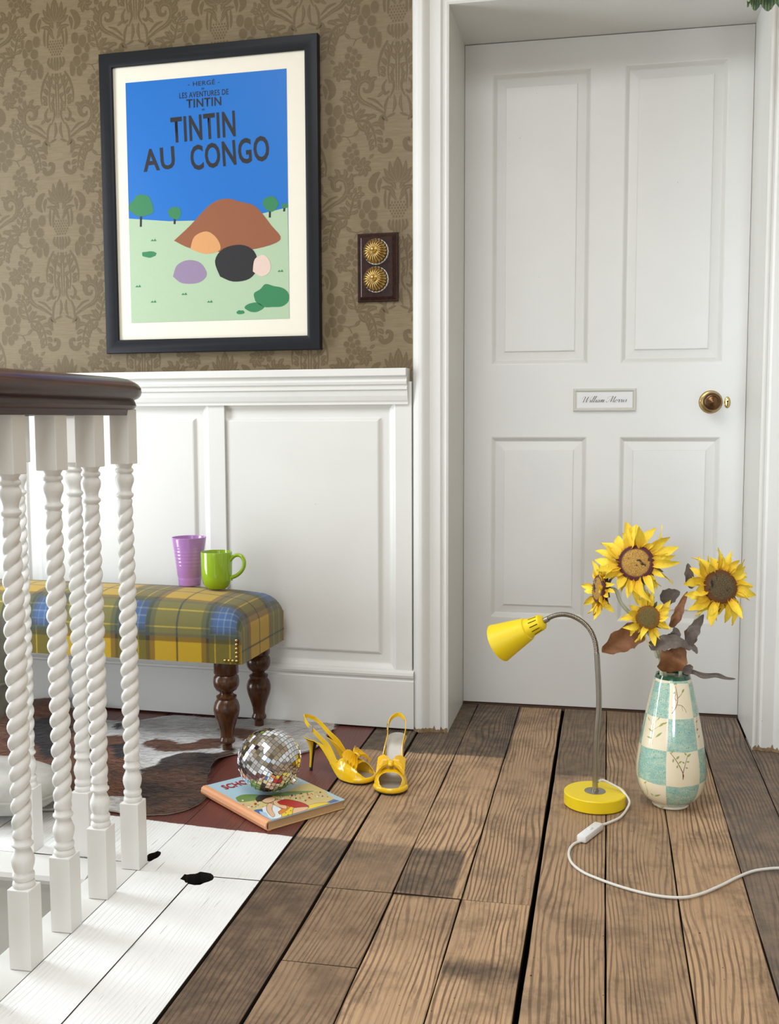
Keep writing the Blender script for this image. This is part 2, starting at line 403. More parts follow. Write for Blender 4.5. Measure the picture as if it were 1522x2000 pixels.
# ---- damask: one motif drawn as tapering strokes, mirrored about its axis
def stroke(mb, pts, wid, n=5):
    P = spline(pts, n); m = len(P); vs = []
    for i, (x, z) in enumerate(P):
        a = P[max(i-1, 0)]; b = P[min(i+1, m-1)]; dx, dz = b[0]-a[0], b[1]-a[1]; L = max(1e-9, math.hypot(dx, dz)); q = i/(m-1)
        f = q*(len(wid)-1); k = min(int(f), len(wid)-2); wv = wid[k]+(wid[k+1]-wid[k])*(f-k)
        vs += [(x-dz/L*wv/2, z+dx/L*wv/2), (x+dz/L*wv/2, z-dx/L*wv/2)]
    mb.append((vs, [(2*i, 2*i+1, 2*i+3, 2*i+2) for i in range(m-1)]))
mot = []; vein = []
S = lambda pts, wid, n=5: stroke(mot, [(x/1000, -z/1000) for x, z in pts], [k/1000 for k in wid], n)
def leaf_s(x0, z0, x1, z1, wd, bend=0.): 
    mx, mz = (x0+x1)/2-(z1-z0)*bend, (z0+z1)/2+(x1-x0)*bend
    S([(x0, z0), (mx, mz), (x1, z1)], [wd*.25, wd*.8, wd, wd*.75, wd*.1])
    if wd > 8: stroke(vein, [(a/1000, -b/1000) for a, b in ((x0, z0), (mx, mz), (x0+(x1-x0)*.86, z0+(z1-z0)*.86))], [.0010, .0013, .0005], 4)
def acanthus(pts, side, lobes, wd):
    P = spline([(x, z) for x, z in pts], 6); m = len(P)
    S(pts, [wd*.3, wd*.45, wd*.3, wd*.15])
    for k in range(lobes):
        f = .12+.82*k/(lobes-1); i = min(m-2, int(f*(m-1))); x, z = P[i]; dx, dz = P[i+1][0]-x, P[i+1][1]-z; L = math.hypot(dx, dz); dx /= L; dz /= L
        for sg in side:
            nx, nz = -dz*sg, dx*sg; l = wd*(1.5-.7*f)
            leaf_s(x+nx*wd*.18, z+nz*wd*.18, x+nx*l+dx*l*.75, z+nz*l+dz*l*.75, wd*.72, .12*sg)
# crown
for a, l in ((0, 66), (22, 60), (45, 54), (70, 46)): leaf_s(3 if a else 0, 62, sin(radians(a))*l, 62-cos(radians(a))*l, 15, .1)
leaf_s(6, 80, 34, 58, 13, -.2); leaf_s(8, 96, 46, 74, 13, -.2); leaf_s(4, 110, 22, 82, 9)
S([(50, 34), (66, 48), (72, 70), (60, 88)], [5, 18, 22, 17, 4]); S([(46, 50), (52, 66), (52, 86)], [4, 13, 9, 2])
S([(16, 70), (24, 100), (26, 132)], [4, 7, 7, 4]); S([(34, 80), (36, 106), (34, 128)], [3, 8, 8, 3])
# big lobed petals
for (x, z, a, b) in ((62, 112, 24, 30), (86, 122, 26, 34), (100, 142, 18, 26), (70, 146, 26, 26), (92, 168, 26, 24), (66, 176, 26, 28), (88, 192, 20, 20), (74, 204, 20, 26), (52, 196, 18, 40), (108, 116, 12, 26)):
    S([(x-3, z-b/2), (x, z), (x-2, z+b/2)], [a*.4, a*.95, a, a*.9, a*.3])
    ol = [(x+(a*.50)*cos(q), z+(b*.56)*sin(q)) for q in [2*pi*k/10 for k in range(11)]]; stroke(vein, [(p/1000, -q/1000) for p, q in ol], [.0012, .0012], 2)
# pineapple, scale by scale
for r in range(6):
    for k in range(4):
        x = (k+.5*(r%2))*8.2
        if (x/27)**2+((r-2.5)/3.3)**2 < 1: S([(x, 112+r*7.4), (x, 118+r*7.4)], [3, 6.4, 3], 3)
for x, l in ((4, 38), (13, 34), (22, 28)): S([(x, 160), (x*1.15, 160+l*.5), (x*.8, 160+l)], [5, 8, 8, 3])
# lower leaves
acanthus([(26, 200), (42, 226), (52, 262), (50, 290)], (1,), 5, 19); acanthus([(12, 204), (22, 240), (26, 280), (22, 312)], (1,), 5, 15)
S([(3, 205), (4, 250), (3, 330)], [6, 5, 4, 2]); S([(8, 262), (16, 290), (10, 320), (22, 348)], [3, 7, 8, 6, 2]); S([(30, 300), (40, 318), (34, 336), (22, 330)], [3, 9, 9, 4])
leaf_s(10, 340, 14, 388, 9, .1); leaf_s(24, 342, 34, 392, 8, -.1); leaf_s(38, 330, 56, 344, 9); leaf_s(6, 388, 30, 398, 7)
# C scroll
stroke(vein, [(a/1000, -b/1000) for a, b in ((60, 374), (98, 350), (110, 330), (106, 306), (88, 297), (75, 307), (78, 322))], [.0014, .0014, .0010], 6)
S([(34, 388), (70, 366), (98, 352), (112, 330), (108, 304), (88, 294), (72, 306), (76, 324), (90, 326), (94, 316)], [5, 10, 14, 17, 19, 18, 14, 9, 6], 7)
for k, (x0, z0, x1, z1) in enumerate(((112, 326, 128, 306), (112, 310, 124, 284), (102, 298, 104, 272), (88, 294, 76, 272), (74, 304, 56, 294), (108, 340, 128, 336))): leaf_s(x0, z0, x1, z1, 14, .18)
S([(40, 372), (62, 352), (84, 344)], [3, 8, 3]); S([(60, 396), (86, 388), (112, 396), (128, 390)], [4, 8, 6, 2])
# hanging acanthus with curl
acanthus([(118, 402), (88, 404), (70, 424), (62, 452), (60, 474)], (1, -1), 6, 20)
S([(54, 476), (40, 484), (24, 478), (20, 462), (30, 456), (34, 464)], [9, 15, 15, 13, 10, 5], 6); S([(28, 408), (40, 396), (46, 412), (38, 430)], [4, 16, 18, 5])
# grapes
for gx, gz in ((118, 222), (106, 236), (124, 240), (138, 232), (112, 254), (130, 257), (120, 272), (140, 250), (132, 214)):
    stroke(vein, [((gx+8.2*cos(q))/1000, -(gz+8.6*sin(q))/1000) for q in [2*pi*k/10 for k in range(11)]], [.0009, .0009], 2)
for gx, gz in ((118, 222), (106, 236), (124, 240), (138, 232), (112, 254), (130, 257), (120, 272), (140, 250), (132, 214)):
    S([(gx, gz-8), (gx, gz), (gx, gz+8)], [7, 15.6, 16.6, 15.6, 7], 4)
S([(90, 186), (112, 190), (122, 206)], [2, 3, 3]); S([(112, 190), (134, 186)], [3, 2]); leaf_s(130, 188, 146, 172, 10)
# side rose and outer leaf
for k in range(7):
    a = 2*pi*k/7; leaf_s(96, 18, 96+24*cos(a), 18+27*sin(a), 15, .15)
S([(90, 12), (100, 10), (102, 22), (92, 24)], [5, 7, 7, 4]); leaf_s(112, 36, 138, 44, 8); leaf_s(80, -4, 66, -14, 9)
acanthus([(136, 146), (128, 116), (120, 92), (100, 80)], (1, -1), 5, 15)
PER, DROP, COLW, AX = .5055, .2527, .2527, -.047
def printed(shapes, y0, name, mat):
    mb = MB()
    for ci in range(-9, 1):
        for ri in range(-1, 5):
            ox = AX+ci*COLW; oz = 2.058-ri*PER+(DROP if ci % 2 else 0)
            for mi, (vs_, fs_) in enumerate(shapes):
                for sg in (1, -1):
                    q = [(ox+sg*x, z+oz) for x, z in vs_]
                    fq = [f for f in fs_ if all(-2.04 < q[i][0] < .006 and .975 < q[i][1] < 2.54 for i in f)]
                    if fq: mb.add([(x, y0-.0000006*(2*mi+(sg > 0))-.00008*(ci % 2), z) for x, z in q], fq)
    o = mb.build(name, mat, wall, M=WM, recalc=False); o['kind'] = 'stuff'
printed(mot, -.00012, 'damask_pattern', m_print); printed(vein, -.00042, 'damask_veins', m_paper)
# ---- panelling below the dado
FT = .020
PAN = [(0, 0), (.004, .002), (.010, .008), (.016, .0115), (.019, .013), (.022, .0135), (.043, .0135), (.045, .0125), (.050, .0075), (.053, .0065)]
per = .546; openings = [(-.595-per*k, -.049-per*k) for k in range(3)]
for k, (a, b) in enumerate(openings):
    MB().rings(a, b-.002, .163, .907, [(i, d-FT) for i, d in PAN]).build('wall_panel', m_white, wall, M=WM)
    MB().cbox((b-.0025 if k else -.0515, -FT, .163), (b+.0465 if k else -.006, -.001, .907), .0012).build('panel_stile', m_white, wall, M=WM)
MB().cbox((-2.05, -FT, .905), (-.006, -.001, .96), .001).build('panel_rail', m_white_h, wall, M=WM)
MB().cbox((-2.05, -FT, .13), (-.006, -.001, .165), .001).build('panel_rail', m_white_h, wall, M=WM)
# dado rail (profile: out from wall, height)
dado = [(0, .995), (.052, .995), (.054, .992), (.054, .976), (.050, .973), (.044, .972), (.043, .966), (.046, .960), (.044, .953), (.038, .950), (.038, .946), (.041, .944), (.041, .939), (.036, .936), (.034, .922), (.030, .910), (.027, .905), (.027, .899), (.0, .899)]
def along(prof, s0, s1, name, mat):
    n = len(prof); vs = [(s0, -a, z) for a, z in prof]+[(s1, -a, z) for a, z in prof]
    fs = [(k, k+n, (k+1)%n+n, (k+1)%n) for k in range(n)]+[tuple(range(n)), tuple(reversed(range(n, 2*n)))]
    return MB().add(vs, fs).build(name, mat, M=WM)
struct(along(dado, -2.05, -.014, 'trim_3', m_white_h))
skirt = [(0, .170), (.022, .168), (.030, .163), (.032, .156), (.030, .149), (.025, .146), (.025, .141), (.028, .138), (.028, .006), (0, .006)]
struct(along(skirt, -2.05, .0, 'baseboard_back', m_white_h))

# ================================================================== DOORWAY
DY = 3.095; JL, JR, SOF = -.4175, .3795, 1.9285; CF = 2.772
def jamb_mat():
    return m_white
# wall above / right of the opening, behind the casing
struct(MB().box((JR+.02, 2.80, -.02), (1.32, 3.2, 2.55)).box((JL-.02, 2.80, SOF+.02), (JR+.02, 3.2, 2.55)).box((-.505, 2.86, -.02), (JL-.02, 3.2, 2.55)).box((-2.55, 3.24, -.16), (1.37, 3.28, 2.6)).build('wall_door', m_plaster))
# jamb lining and casing
struct(MB().box((JL-.03, CF+.0445, 0), (JL, DY+.1, SOF+.03)).box((JR, CF+.0445, 0), (JR+.03, DY+.1, SOF+.03)).box((JL-.03, CF+.0445, SOF), (JR+.03, DY+.1, SOF+.03)).build('trim_4', m_white))
ARC = [(0, 0), (0, .026), (.006, .028), (.010, .027), (.012, .0245), (.016, .0245), (.019, .027), (.022, .030), (.050, .030), (.054, .033), (.060, .038), (.068, .043), (.074, .044), (.080, .042), (.0815, .039), (.085, .038), (.090, .033), (.096, .026), (.098, .018), (.0985, 0)]
# a: from the opening outwards ; second: projection from the wall face
ARC = [(a, p*1.0) for a, p in ARC]
def casing():
    n = len(ARC); base = CF+.044
    L = [[(JL-.000-a, base-p, 0) for a, p in ARC], [(JL-a, base-p, SOF+a) for a, p in ARC], [(JR+a, base-p, SOF+a) for a, p in ARC], [(JR+a, base-p, 0) for a, p in ARC]]
    mb = MB(); vs = [v for l in L for v in l]
    fs = [(i*n+k, i*n+k+1, (i+1)*n+k+1, (i+1)*n+k) for i in range(3) for k in range(n-1)]
    fs += [tuple(range(n)), tuple(reversed(range(3*n, 4*n)))]
    return mb.add(vs, fs)
struct(casing().build('trim_5', m_white, smooth=28))
# bare chewed wood at the casing feet
m_bare = plain('bare_chewed_wood', srgb(140, 116, 84), .9, var=.5, scale=180, bump=.6)
def foot(x0, x1, name):
    random.seed(int(x0*100)); n = 26; vs = []; fs = []
    for i in range(n+1):
        x = x0+(x1-x0)*i/n; a = (JL-x) if x < 0 else (x-JR); 
        p = 0
        for (a0, p0), (a1, p1) in zip(ARC[:-1], ARC[1:]):
            if a0 <= a <= a1 and a1 > a0: p = p0+(p1-p0)*(a-a0)/(a1-a0)
        y = CF+.044-p-.0008; h = .006+.014*abs(sin(i*1.1))*random.random()
        vs += [(x, y, 0), (x, y, h)]
    for i in range(n): fs.append((2*i, 2*i+2, 2*i+3, 2*i+1))
    return struct(MB().add(vs, fs).build(name, m_bare))
foot(JL-.097, JL-.001, 'trim_6'); foot(JR+.001, JR+.097, 'trim_7')
# ---- door
door = MB()
dx0, dx1, dz0, dz1, TH = -.4165, .3785, .007, 1.9265, .04
xsL, xm0, xm1, xsR = -.337, -.058, .034, .313; zr1, zl0, zl1, zt = .268, .806, 1.016, 1.842
for a, b in (((dx0, dz0), (xsL, dz1)), ((xsR, dz0), (dx1, dz1)), ((xm0, zr1), (xm1, zl0)), ((xm0, zl1), (xm1, zt)), ((xsL, dz0), (xsR, zr1)), ((xsL, zl0), (xsR, zl1)), ((xsL, zt), (xsR, dz1))):
    door.box((a[0], DY, a[1]), (b[0], DY+TH, b[1]))
door = struct(door.build('door_1', m_white))
DP = [(0, 0), (.003, .001), (.008, .006), (.012, .0105), (.014, .0115), (.038, .0085), (.0385, .0045), (.0405, .004)]
for (a, b, c, d) in ((xsL, xm0, zl1, zt), (xm1, xsR, zl1, zt), (xsL, xm0, zr1, zl0), (xm1, xsR, zr1, zl0)):
    MB().rings(a, b, c, d, DP).build('door_panel', m_white, door, M=T(0, DY, 0))
struct(MB().box((JL, DY+.004, -.004), (JR, DY+.12, .0062)).box((JL, DY-.008, -.006), (JR, DY+.01, .0035)).build('trim_8', plain('threshold_brown_wood', srgb(74, 52, 36), .7, var=.3)))
m_brass = plain('aged_brass', srgb(184, 158, 104), .32, 1., var=.25, scale=60)
m_brass_b = plain('bright_brass', srgb(214, 190, 130), .18, 1., var=.12, scale=60)
m_bronze = plain('dark_bronzed_brass', srgb(112, 84, 58), .3, 1., var=.3, scale=90)
K = py(1389, 785, DY-.01)
RKN = frame((K.x, DY, K.z), (1, 0, 0), (0, 0, 1), (0, -1, 0))
rose = MB().lathe([(.0325, 0), (.0325, .003), (.030, .006), (.027, .0065), (.024, .009), (.018, .012), (.013, .013)], 40).build('knob_rose', m_brass, door, 35, M=RKN)
kn = MB().lathe([(.010, .010), (.010, .030), (.016, .034), (.0235, .040), (.0255, .047), (.0235, .055), (.019, .060), (.016, .0605), (.0145, .059), (.009, .0605), (.006, .063), (0, .0635)], 40).build('door_knob', m_bronze, door, 40, M=RKN)
for sx in (-1, 1): MB().lathe([(.0022, 0), (.0022, .0075), (.001, .009), (0, .009)], 10).build('screw', m_brass, rose, 40, M=RKN@T(sx*.0285, .003, 0))
E2 = py(1421, 786, DY)
EM = frame((E2.x, DY, E2.z), (1, 0, 0), (0, 0, 1), (0, -1, 0))
esc = MB()
vs = []; n = 28
for r, z in ((1, 0), (1, .0015), (.88, .0034), (.6, .0042), (0.01, .0044)):
    for k in range(n): a = 2*pi*k/n; vs.append((.0088*r*cos(a), .0165*r*sin(a), z))
esc.add(vs, [(i*n+k, i*n+(k+1)%n, (i+1)*n+(k+1)%n, (i+1)*n+k) for i in range(4) for k in range(n)]).build('keyhole_plate', m_brass_b, door, 50, M=EM)
kh = MB().lathe([(.0026, .0040), (.0026, .0052)], 14, T(0, .003, 0)).box((-.0013, -.009, .0040), (.0013, .003, .0051))
kh.build('keyhole', m_dark, door, M=EM)
# name plate
NPc = py(1181, 781, DY-.006); NM = T(NPc.x, DY, NPc.z)
MB().rings(-.0885, .0885, -.0325, .0325, [(0, 0), (0, -.007), (.002, -.009), (.005, -.0095), (.0085, -.007), (.010, -.0055)]).build('name_plate_frame', paint('putty_paint', srgb(206, 202, 192), .45), door, M=NM)
card = MB().box((-.0785, -.0058, -.0225), (.0785, -.0052, .0225)).build('name_card', plain('white_card', srgb(226, 226, 224), .6, var=.02), door, M=NM)
# script lettering on the name card: pen strokes with thick downstrokes
GL = {'W': ([[(-.5,1.4),(-.35,2.0),(.0,2.25),(.32,2.0),(.32,1.1),(.36,.15),(.55,.1),(1.0,1.2),(1.3,2.2)],[(1.3,2.2),(1.25,1.1),(1.33,.15),(1.5,.1),(2.0,1.2),(2.3,2.1),(2.6,2.35)]], 2.35),
 'i': ([[(0,.5),(.25,1),(.25,.25),(.38,0),(.66,.45)],[(.3,1.5),(.34,1.6)]], .66),
 'l': ([[(0,.45),(.4,1.7),(.38,2.4),(.2,2.2),(.15,.35),(.28,0),(.6,.45)]], .6),
 'a': ([[(.75,.85),(.45,1),(.08,.6),(.12,.05),(.42,.1),(.75,.95),(.68,.2),(.8,0),(1.1,.45)]], 1.1),
 'm': ([[(0,.5),(.22,1),(.2,0)],[(.2,.45),(.5,1),(.62,.8),(.58,0)],[(.58,.45),(.9,1),(1.02,.8),(.98,.2),(1.1,0),(1.4,.45)]], 1.35),
 'M': ([[(-.9,.3),(-.6,0),(-.2,.35),(.25,1.5),(.55,2.3)],[(-1.0,1.5),(-.8,2.1),(-.2,2.3),(.55,2.3),(.56,1.1),(.62,.1)],[(.62,.1),(1.0,1.2),(1.45,2.3)],[(1.45,2.3),(1.38,1.0),(1.4,.25),(1.55,0),(1.85,.4)]], 1.85),
 'o': ([[(.5,1),(.12,.7),(.12,.1),(.45,0),(.72,.45),(.6,.95),(.5,1),(.7,.75),(.95,.8)]], .92),
 'r': ([[(0,.5),(.2,1.1),(.3,.85),(.56,.92),(.5,.3),(.6,0),(.86,.45)]], .84),
 's': ([[(0,.45),(.36,1.1),(.42,.6),(.55,.25),(.3,0),(.05,.12)]], .7)}
mb = MB(); cx = 0; SC = .00735
for ch in 'William Morris':
    if ch == ' ': cx += 1.5; continue
    st, adv = GL[ch]
    for s in st:
        P = spline([(cx+x, z) for x, z in s], 6); m = len(P); q = []
        for i, (x, z) in enumerate(P):
            a = P[max(i-1,0)]; b = P[min(i+1,m-1)]; dx, dz = b[0]-a[0], b[1]-a[1]; L = max(1e-6, math.hypot(dx, dz))
            wd = .06+.14*max(0, -dz/L)**1.5; q += [(x-dz/L*wd/2, z+dx/L*wd/2), (x+dz/L*wd/2, z-dx/L*wd/2)]
        mb.add([((x+.42*z)*SC, 0, z*SC*.86) for x, z in q], [(2*i, 2*i+1, 2*i+3, 2*i+2) for i in range(m-1)])
    cx += adv
x0 = min(v[0] for v in mb.v); x1 = max(v[0] for v in mb.v); kf = .126/(x1-x0)
mb.v = [((x-(x0+x1)/2)*kf, y, (z-.006)*kf) for x, y, z in mb.v]
m_ink = plain('black_ink', (.012, .012, .014, 1), .6)
mb.build('card_lettering', m_ink, card, M=NM@T(0, -.0062, 0), recalc=False)

# ================================================================== BALUSTRADE
def mahogany(name, a, b, rough=.3, axis=(1, .08, 1)):
    t = NT(name); v = t.coord('Object'); n = t.noise(t.mapping(v, axis), 90, 4, .6, .5); m = t.noise(v, 9, 3)
    c = t.mix(t.sstep(n, .3, .7), a, b); c = t.mix(t.math('MULTIPLY', t.sstep(m, .5, .75), .35), c, tuple(k*.45 for k in a[:3])+(1,))
    t.set(c, rough, coat=.12, spec=.4); t.bump(n, .06, .001); return t.m
m_rail = mahogany('polished_mahogany', srgb(48, 24, 15), srgb(76, 40, 24))
BX, BY = -.889, 1.851
bal = thing('balustrade', 'white barley-twist balustrade under a polished mahogany handrail around the stair opening', 'banister', (BX, BY, 0))
path = [(BX, -1.35, 0), (BX, .3, 0), (BX, 1.2, 0), (BX, BY-.055, 0)]
path += [(BX-.055+.055*cos(a), BY-.055+.055*sin(a), 0) for a in [radians(q) for q in range(8, 91, 8)]]
path += [(-1.2, BY, 0), (-1.8, BY, 0), (-2.40, BY, 0)]
hp = [(.022, .868), (.024, .878), (.030, .881), (.033, .886), (.031, .892), (.029, .896), (.036, .899), (.041, .904), (.043, .911), (.042, .918), (.037, .925), (.031, .929), (.018, .935), (0, .938)]
prof = hp+[(-a, z) for a, z in reversed(hp[:-1])]
MB().sweep([Vector(p)-Vector((BX, BY, 0)) for p in path], prof).build('handrail', m_rail, bal, 32)
def twist_mesh():
    Z0, Z1, seg = .210, .712, 40; nz = 240; lead = .0508
    prof = [(.0150, .128), (.0168, .130), (.0175, .1345), (.0165, .139), (.0145, .141), (.0160, .143), (.0172, .147), (.0168, .151), (.0140, .154), (.0146, .157), (.0168, .164), (.0180, .1715), (.0172, .178), (.0148, .184), (.0124, .190), (.0118, .194), (.0150, .1955), (.0168, .198), (.0166, .2005), (.0140, .203), (.0134, .209)]
    top = [(.0118, .7135), (.0150, .7165), (.0162, .719), (.0158, .722), (.0128, .7245), (.0120, .729), (.0138, .736), (.0165, .743), (.0174, .7495), (.0164, .755), (.0140, .7585), (.0136, .761), (.0160, .7625), (.0168, .766), (.0158, .769), (.0134, .7705), (.0140, .774), (.0160, .7765), (.0160, .780)]
    rows = []
    for r, z in prof: rows.append((z, lambda a, r=r: r))
    for i in range(nz+1):
        q = i/nz; z = Z0+(Z1-Z0)*q
        rm = .0148+.0026*sin(pi*q)**.8-.0012*q
        fade = min(1, q/.05, (1-q)/.05)
        rows.append((z, lambda a, rm=rm, fade=fade, z=z: rm*(1-fade*(.36-.38*abs(cos((a-2*pi*z/lead)))**.70)) if fade > 0 else rm*.9))
    for r, z in top: rows.append((z, lambda a, r=r: r))
    mb = MB(); vs = []
    for z, f in rows:
        for k in range(seg): a = 2*pi*k/seg; r = f(a); vs.append((r*cos(a), r*sin(a), z))
    n = len(rows)
    mb.add(vs, [(i*seg+k, i*seg+(k+1)%seg, (i+1)*seg+(k+1)%seg, (i+1)*seg+k) for i in range(n-1) for k in range(seg)])
    return mb
b0 = twist_mesh().build('baluster', m_bal, bal, 60)
hb = .0187
low = MB().cbox((-hb, -hb, .0005), (hb, hb, .130), .0014).build('lower_block', m_bal, b0)
upb = MB().cbox((-hb, -hb, .778), (hb, hb, .8795), .0016).build('upper_block', m_bal, b0)
spots = [(-.889, 1.439), (-.888, 1.563), (-.886, 1.689), (-.884, 1.816), (-1.006, 1.852), (-1.1255, 1.850), (-.889, 1.314), (-.889, 1.190)]
for i, (x, y) in enumerate(spots):
    b = b0 if i == 0 else inst('baluster', b0, bal)
    b.location = (x-BX, y-BY, 0); b.rotation_euler.z = 0
    if i:
        for c in (low, upb): inst(c.name.split('.')[0], c, b)

# ================================================================== BENCH
def tartan():
    t = NT('mustard_tartan_wool'); uv = t.node('ShaderNodeUVMap'); uv.uv_map = 'UVMap'; u, v, _ = t.sep(uv.outputs[0])
    MU, OL, BR, NV, YL = srgb(178, 144, 26), srgb(64, 70, 42), srgb(104, 78, 36), srgb(32, 30, 40), srgb(176, 158, 66)
    PB = .255
    st = [(0, NV), (.010, MU), (.262, BR), (.315, NV), (.345, OL), (.405, YL), (.416, OL), (.50, OL), (.565, YL), (.577, OL), (.66, NV), (.70, BR), (.755, MU), (.990, NV)]
    sb = [(0, NV), (.345, NV), (.385, srgb(36, 60, 116)), (.43, srgb(110, 136, 170)), (.440, srgb(46, 84, 150)), (.50, srgb(130, 154, 184)), (.510, srgb(40, 74, 140)), (.57, srgb(112, 134, 160)), (.580, srgb(32, 50, 100)), (.655, NV), (1, NV)]
    jn = t.math('MULTIPLY_ADD', t.noise(uv.outputs[0], 700, 3, .8), .014, -.007)
    fu = t.math('FRACT', t.math('DIVIDE', t.math('ADD', u, jn), PB)); fv = t.math('FRACT', t.math('DIVIDE', t.math('ADD', v, jn), PB))
    tw = t.math('FRACT', t.math('MULTIPLY', t.math('ADD', u, v), 380.)); tw = t.math('GREATER_THAN', tw, .5)
    k = t.math('MULTIPLY_ADD', tw, .24, .38)
    ra, rb = t.ramp(fu, st, 'CONSTANT'), t.ramp(fv, st, 'CONSTANT'); c = t.mix(.55, t.mix(k, ra, rb), t.mix(1., ra, rb, 'DARKEN'))
    band = lambda f: t.math('MULTIPLY', t.math('GREATER_THAN', f, .315), t.math('LESS_THAN', f, .70))
    core = lambda f: t.math('MULTIPLY', t.math('GREATER_THAN', f, .36), t.math('LESS_THAN', f, .655))
    bb = t.mix(k, t.ramp(fu, sb, 'CONSTANT'), t.ramp(fv, sb, 'CONSTANT'))
    c = t.mix(t.math('MULTIPLY', t.math('MULTIPLY', core(fu), core(fv)), .85), c, bb)
    lv = t.math('MULTIPLY', band(fv), .12); c = t.mix(lv, c, srgb(150, 170, 150))
    n = t.noise(uv.outputs[0], 900, 2, .8); c = t.mix(t.math('MULTIPLY', t.sstep(n, .5, .85), .25), c, srgb(206, 192, 140))
    t.set(c, .9, spec=.15); t.p.inputs['Sheen Weight'].default_value = .25; t.p.inputs['Sheen Roughness'].default_value = .5
    t.bump(t.math('ADD', n, tw), .3, .0012); return t.m
m_tartan = tartan()
m_walnut = mahogany('turned_walnut', srgb(56, 32, 18), srgb(88, 54, 30), .24, (1, 1, .1))
bx0, bx1, by0, by1 = -1.985, -.886, 2.486, 2.797
bench = thing('bench', 'long footstool bench upholstered in mustard and blue tartan wool on turned wooden legs', 'bench', ((bx0+bx1)/2, (by0+by1)/2, 0), WA)
L, Wd = bx1-bx0, by1-by0
def bench_top():
    r = .05; zs = .377; zb = .244
    def prof1(e, S):   # extended coordinate -> (inside coordinate, drop)
        # e in [-H, S+H]
        def side(q):   # q distance measured from edge, negative = on the side face
            arc = r*pi/2
            if q >= r: return q, 0.
            s = q - r      # arc length past the start of the roll (negative)
            s = -s
            if s <= arc: th = s/r; return r-r*sin(th), r*(1-cos(th))
            return 0., r+(s-arc)
        if e < S/2: return side(e)
        q, d = side(S-e); return S-q, d
    arc = r*pi/2; H = arc-r+(zs+.0-zb-r)
    def coords(S, step):
        roll = [-H+k*(H+r-arc)/4 for k in range(4)]+[r-arc+arc*k/8 for k in range(9)]
        m = max(2, int((S-2*r)/step)); mid = [r+(S-2*r)*k/m for k in range(1, m)]
        return roll+mid+[S-x for x in reversed(roll)]
    U, V = coords(L, .03), coords(Wd, .03); nu, nv = len(U), len(V)
    vs = []; uvs = []
    for i, e in enumerate(U):
        for j, g in enumerate(V):
            x, dx = prof1(e, L); y, dy = prof1(g, Wd)
            crown = .028*(max(0, 1-abs(2*x/L-1)**5))*(max(0, 1-abs(2*y/Wd-1)**2.6))
            d = max(dx, dy) if (dx > r or dy > r) else r-sqrt(max(0, (r-dx)**2-0)) if dy == 0 else (r-sqrt(max(0, (r-dy)**2)) if dx == 0 else min(r, sqrt(dx*dx+dy*dy)))
            sag = .004*sin(pi*min(1, max(0, x/L)))*(1 if d > r else 0)
            vs.append((x-L/2, y-Wd/2, zs+crown-d)); uvs.append((e+.0977, g+.1286))
    fs = []
    for i in range(nu-1):
        for j in range(nv-1):
            ci = U[i] < r-arc-1e-6 or U[i+1] > L-(r-arc)+1e-6; cj = V[j] < r-arc-1e-6 or V[j+1] > Wd-(r-arc)+1e-6
            if ci and cj: continue
            fs.append((i*nv+j, (i+1)*nv+j, (i+1)*nv+j+1, i*nv+j+1))
    # underside
    n0 = len(vs); vs += [(-L/2, -Wd/2, zb), (L/2, -Wd/2, zb), (L/2, Wd/2, zb), (-L/2, Wd/2, zb)]; uvs += [(0,0)]*4; fs.append((n0+3, n0+2, n0+1, n0))
    me = bpy.data.meshes.new('cushion'); me.from_pydata(vs, [], fs)
    ul = me.uv_layers.new(name='UVMap')
    for lp in me.loops: ul.data[lp.index].uv = uvs[lp.vertex_index]
    return me
link('upholstered_top', bench_top(), m_tartan, bench, 50)
leg = [(.0128, 0), (.0125, .022), (.0150, .024), (.0200, .028), (.0205, .034), (.0175, .039), (.0165, .044), (.0185, .060), (.0245, .080), (.0310, .098), (.0338, .112), (.0335, .122), (.0300, .134), (.0245, .142), (.0262, .146), (.0262, .150), (.0195, .153), (.0165, .158), (.0185, .161), (.0260, .166), (.0320, .176), (.0338, .188), (.0320, .200), (.0260, .208), (.0300, .2085), (.0318, .211), (.0318, .246)]
LX = [(L/2-.062, -Wd/2+.045), (L/2-.062, Wd/2-.040), (-L/2+.062, -Wd/2+.045), (-L/2+.062, Wd/2-.040)]
l0 = MB().lathe(leg, 36).build('leg', m_walnut, bench, 40); l0.location = (*LX[0], 0)
for p in LX[1:]: inst('leg', l0, bench).location = (*p, 0)
n0 = None
for k in range(9):
    zz = .254+.0105*max(0, k-3); xx = L/2-.012-.0105*max(0, 3-k)
    p = (xx, -Wd/2-.0025, zz)
    if n0 is None: n0 = MB().lathe([(.0042, -.001), (.0038, .001), (.0024, .0026), (0, .0031)], 12, RX(pi/2)).build('upholstery_nail', m_brass, bench, 60); n0.location = p
    else: inst('upholstery_nail', n0, bench).location = p
# ---- cups on the bench
def ceramic(name, col, var=.05):
    t = NT(name); v = t.coord('Object'); n = t.noise(v, 30, 3); 
    t.set(t.mix(n, tuple(c*(1-var) for c in col[:3])+(1,), col), .12, coat=.6); return t.m
pc = fl(371, 1143, .4030)
cup = thing('tumbler', 'tall lilac ribbed ceramic tumbler standing on the tartan bench', 'cup', (pc.x, pc.y, .4030))
rr = lambda z: .0302+(.0475-.0302)*(z/.134)**1.05
pr = [(.026, 0), (.0295, .001)]
for k in range(64):
    z = .003+.129*k/63; rib = .0006*abs(sin(z*330)) if .02 < z < .108 else 0; pr.append((rr(z)-rib, z))
pr += [(.0476, .1335), (.0468, .1345), (.0455, .1335), (.0440, .125), (.034, .03), (.028, .012), (0, .010)]
MB().lathe(pr, 56).build('cup_body', ceramic('lilac_glaze', srgb(178, 128, 190)), cup, 35)
gc = fl(424, 1149, .4030)
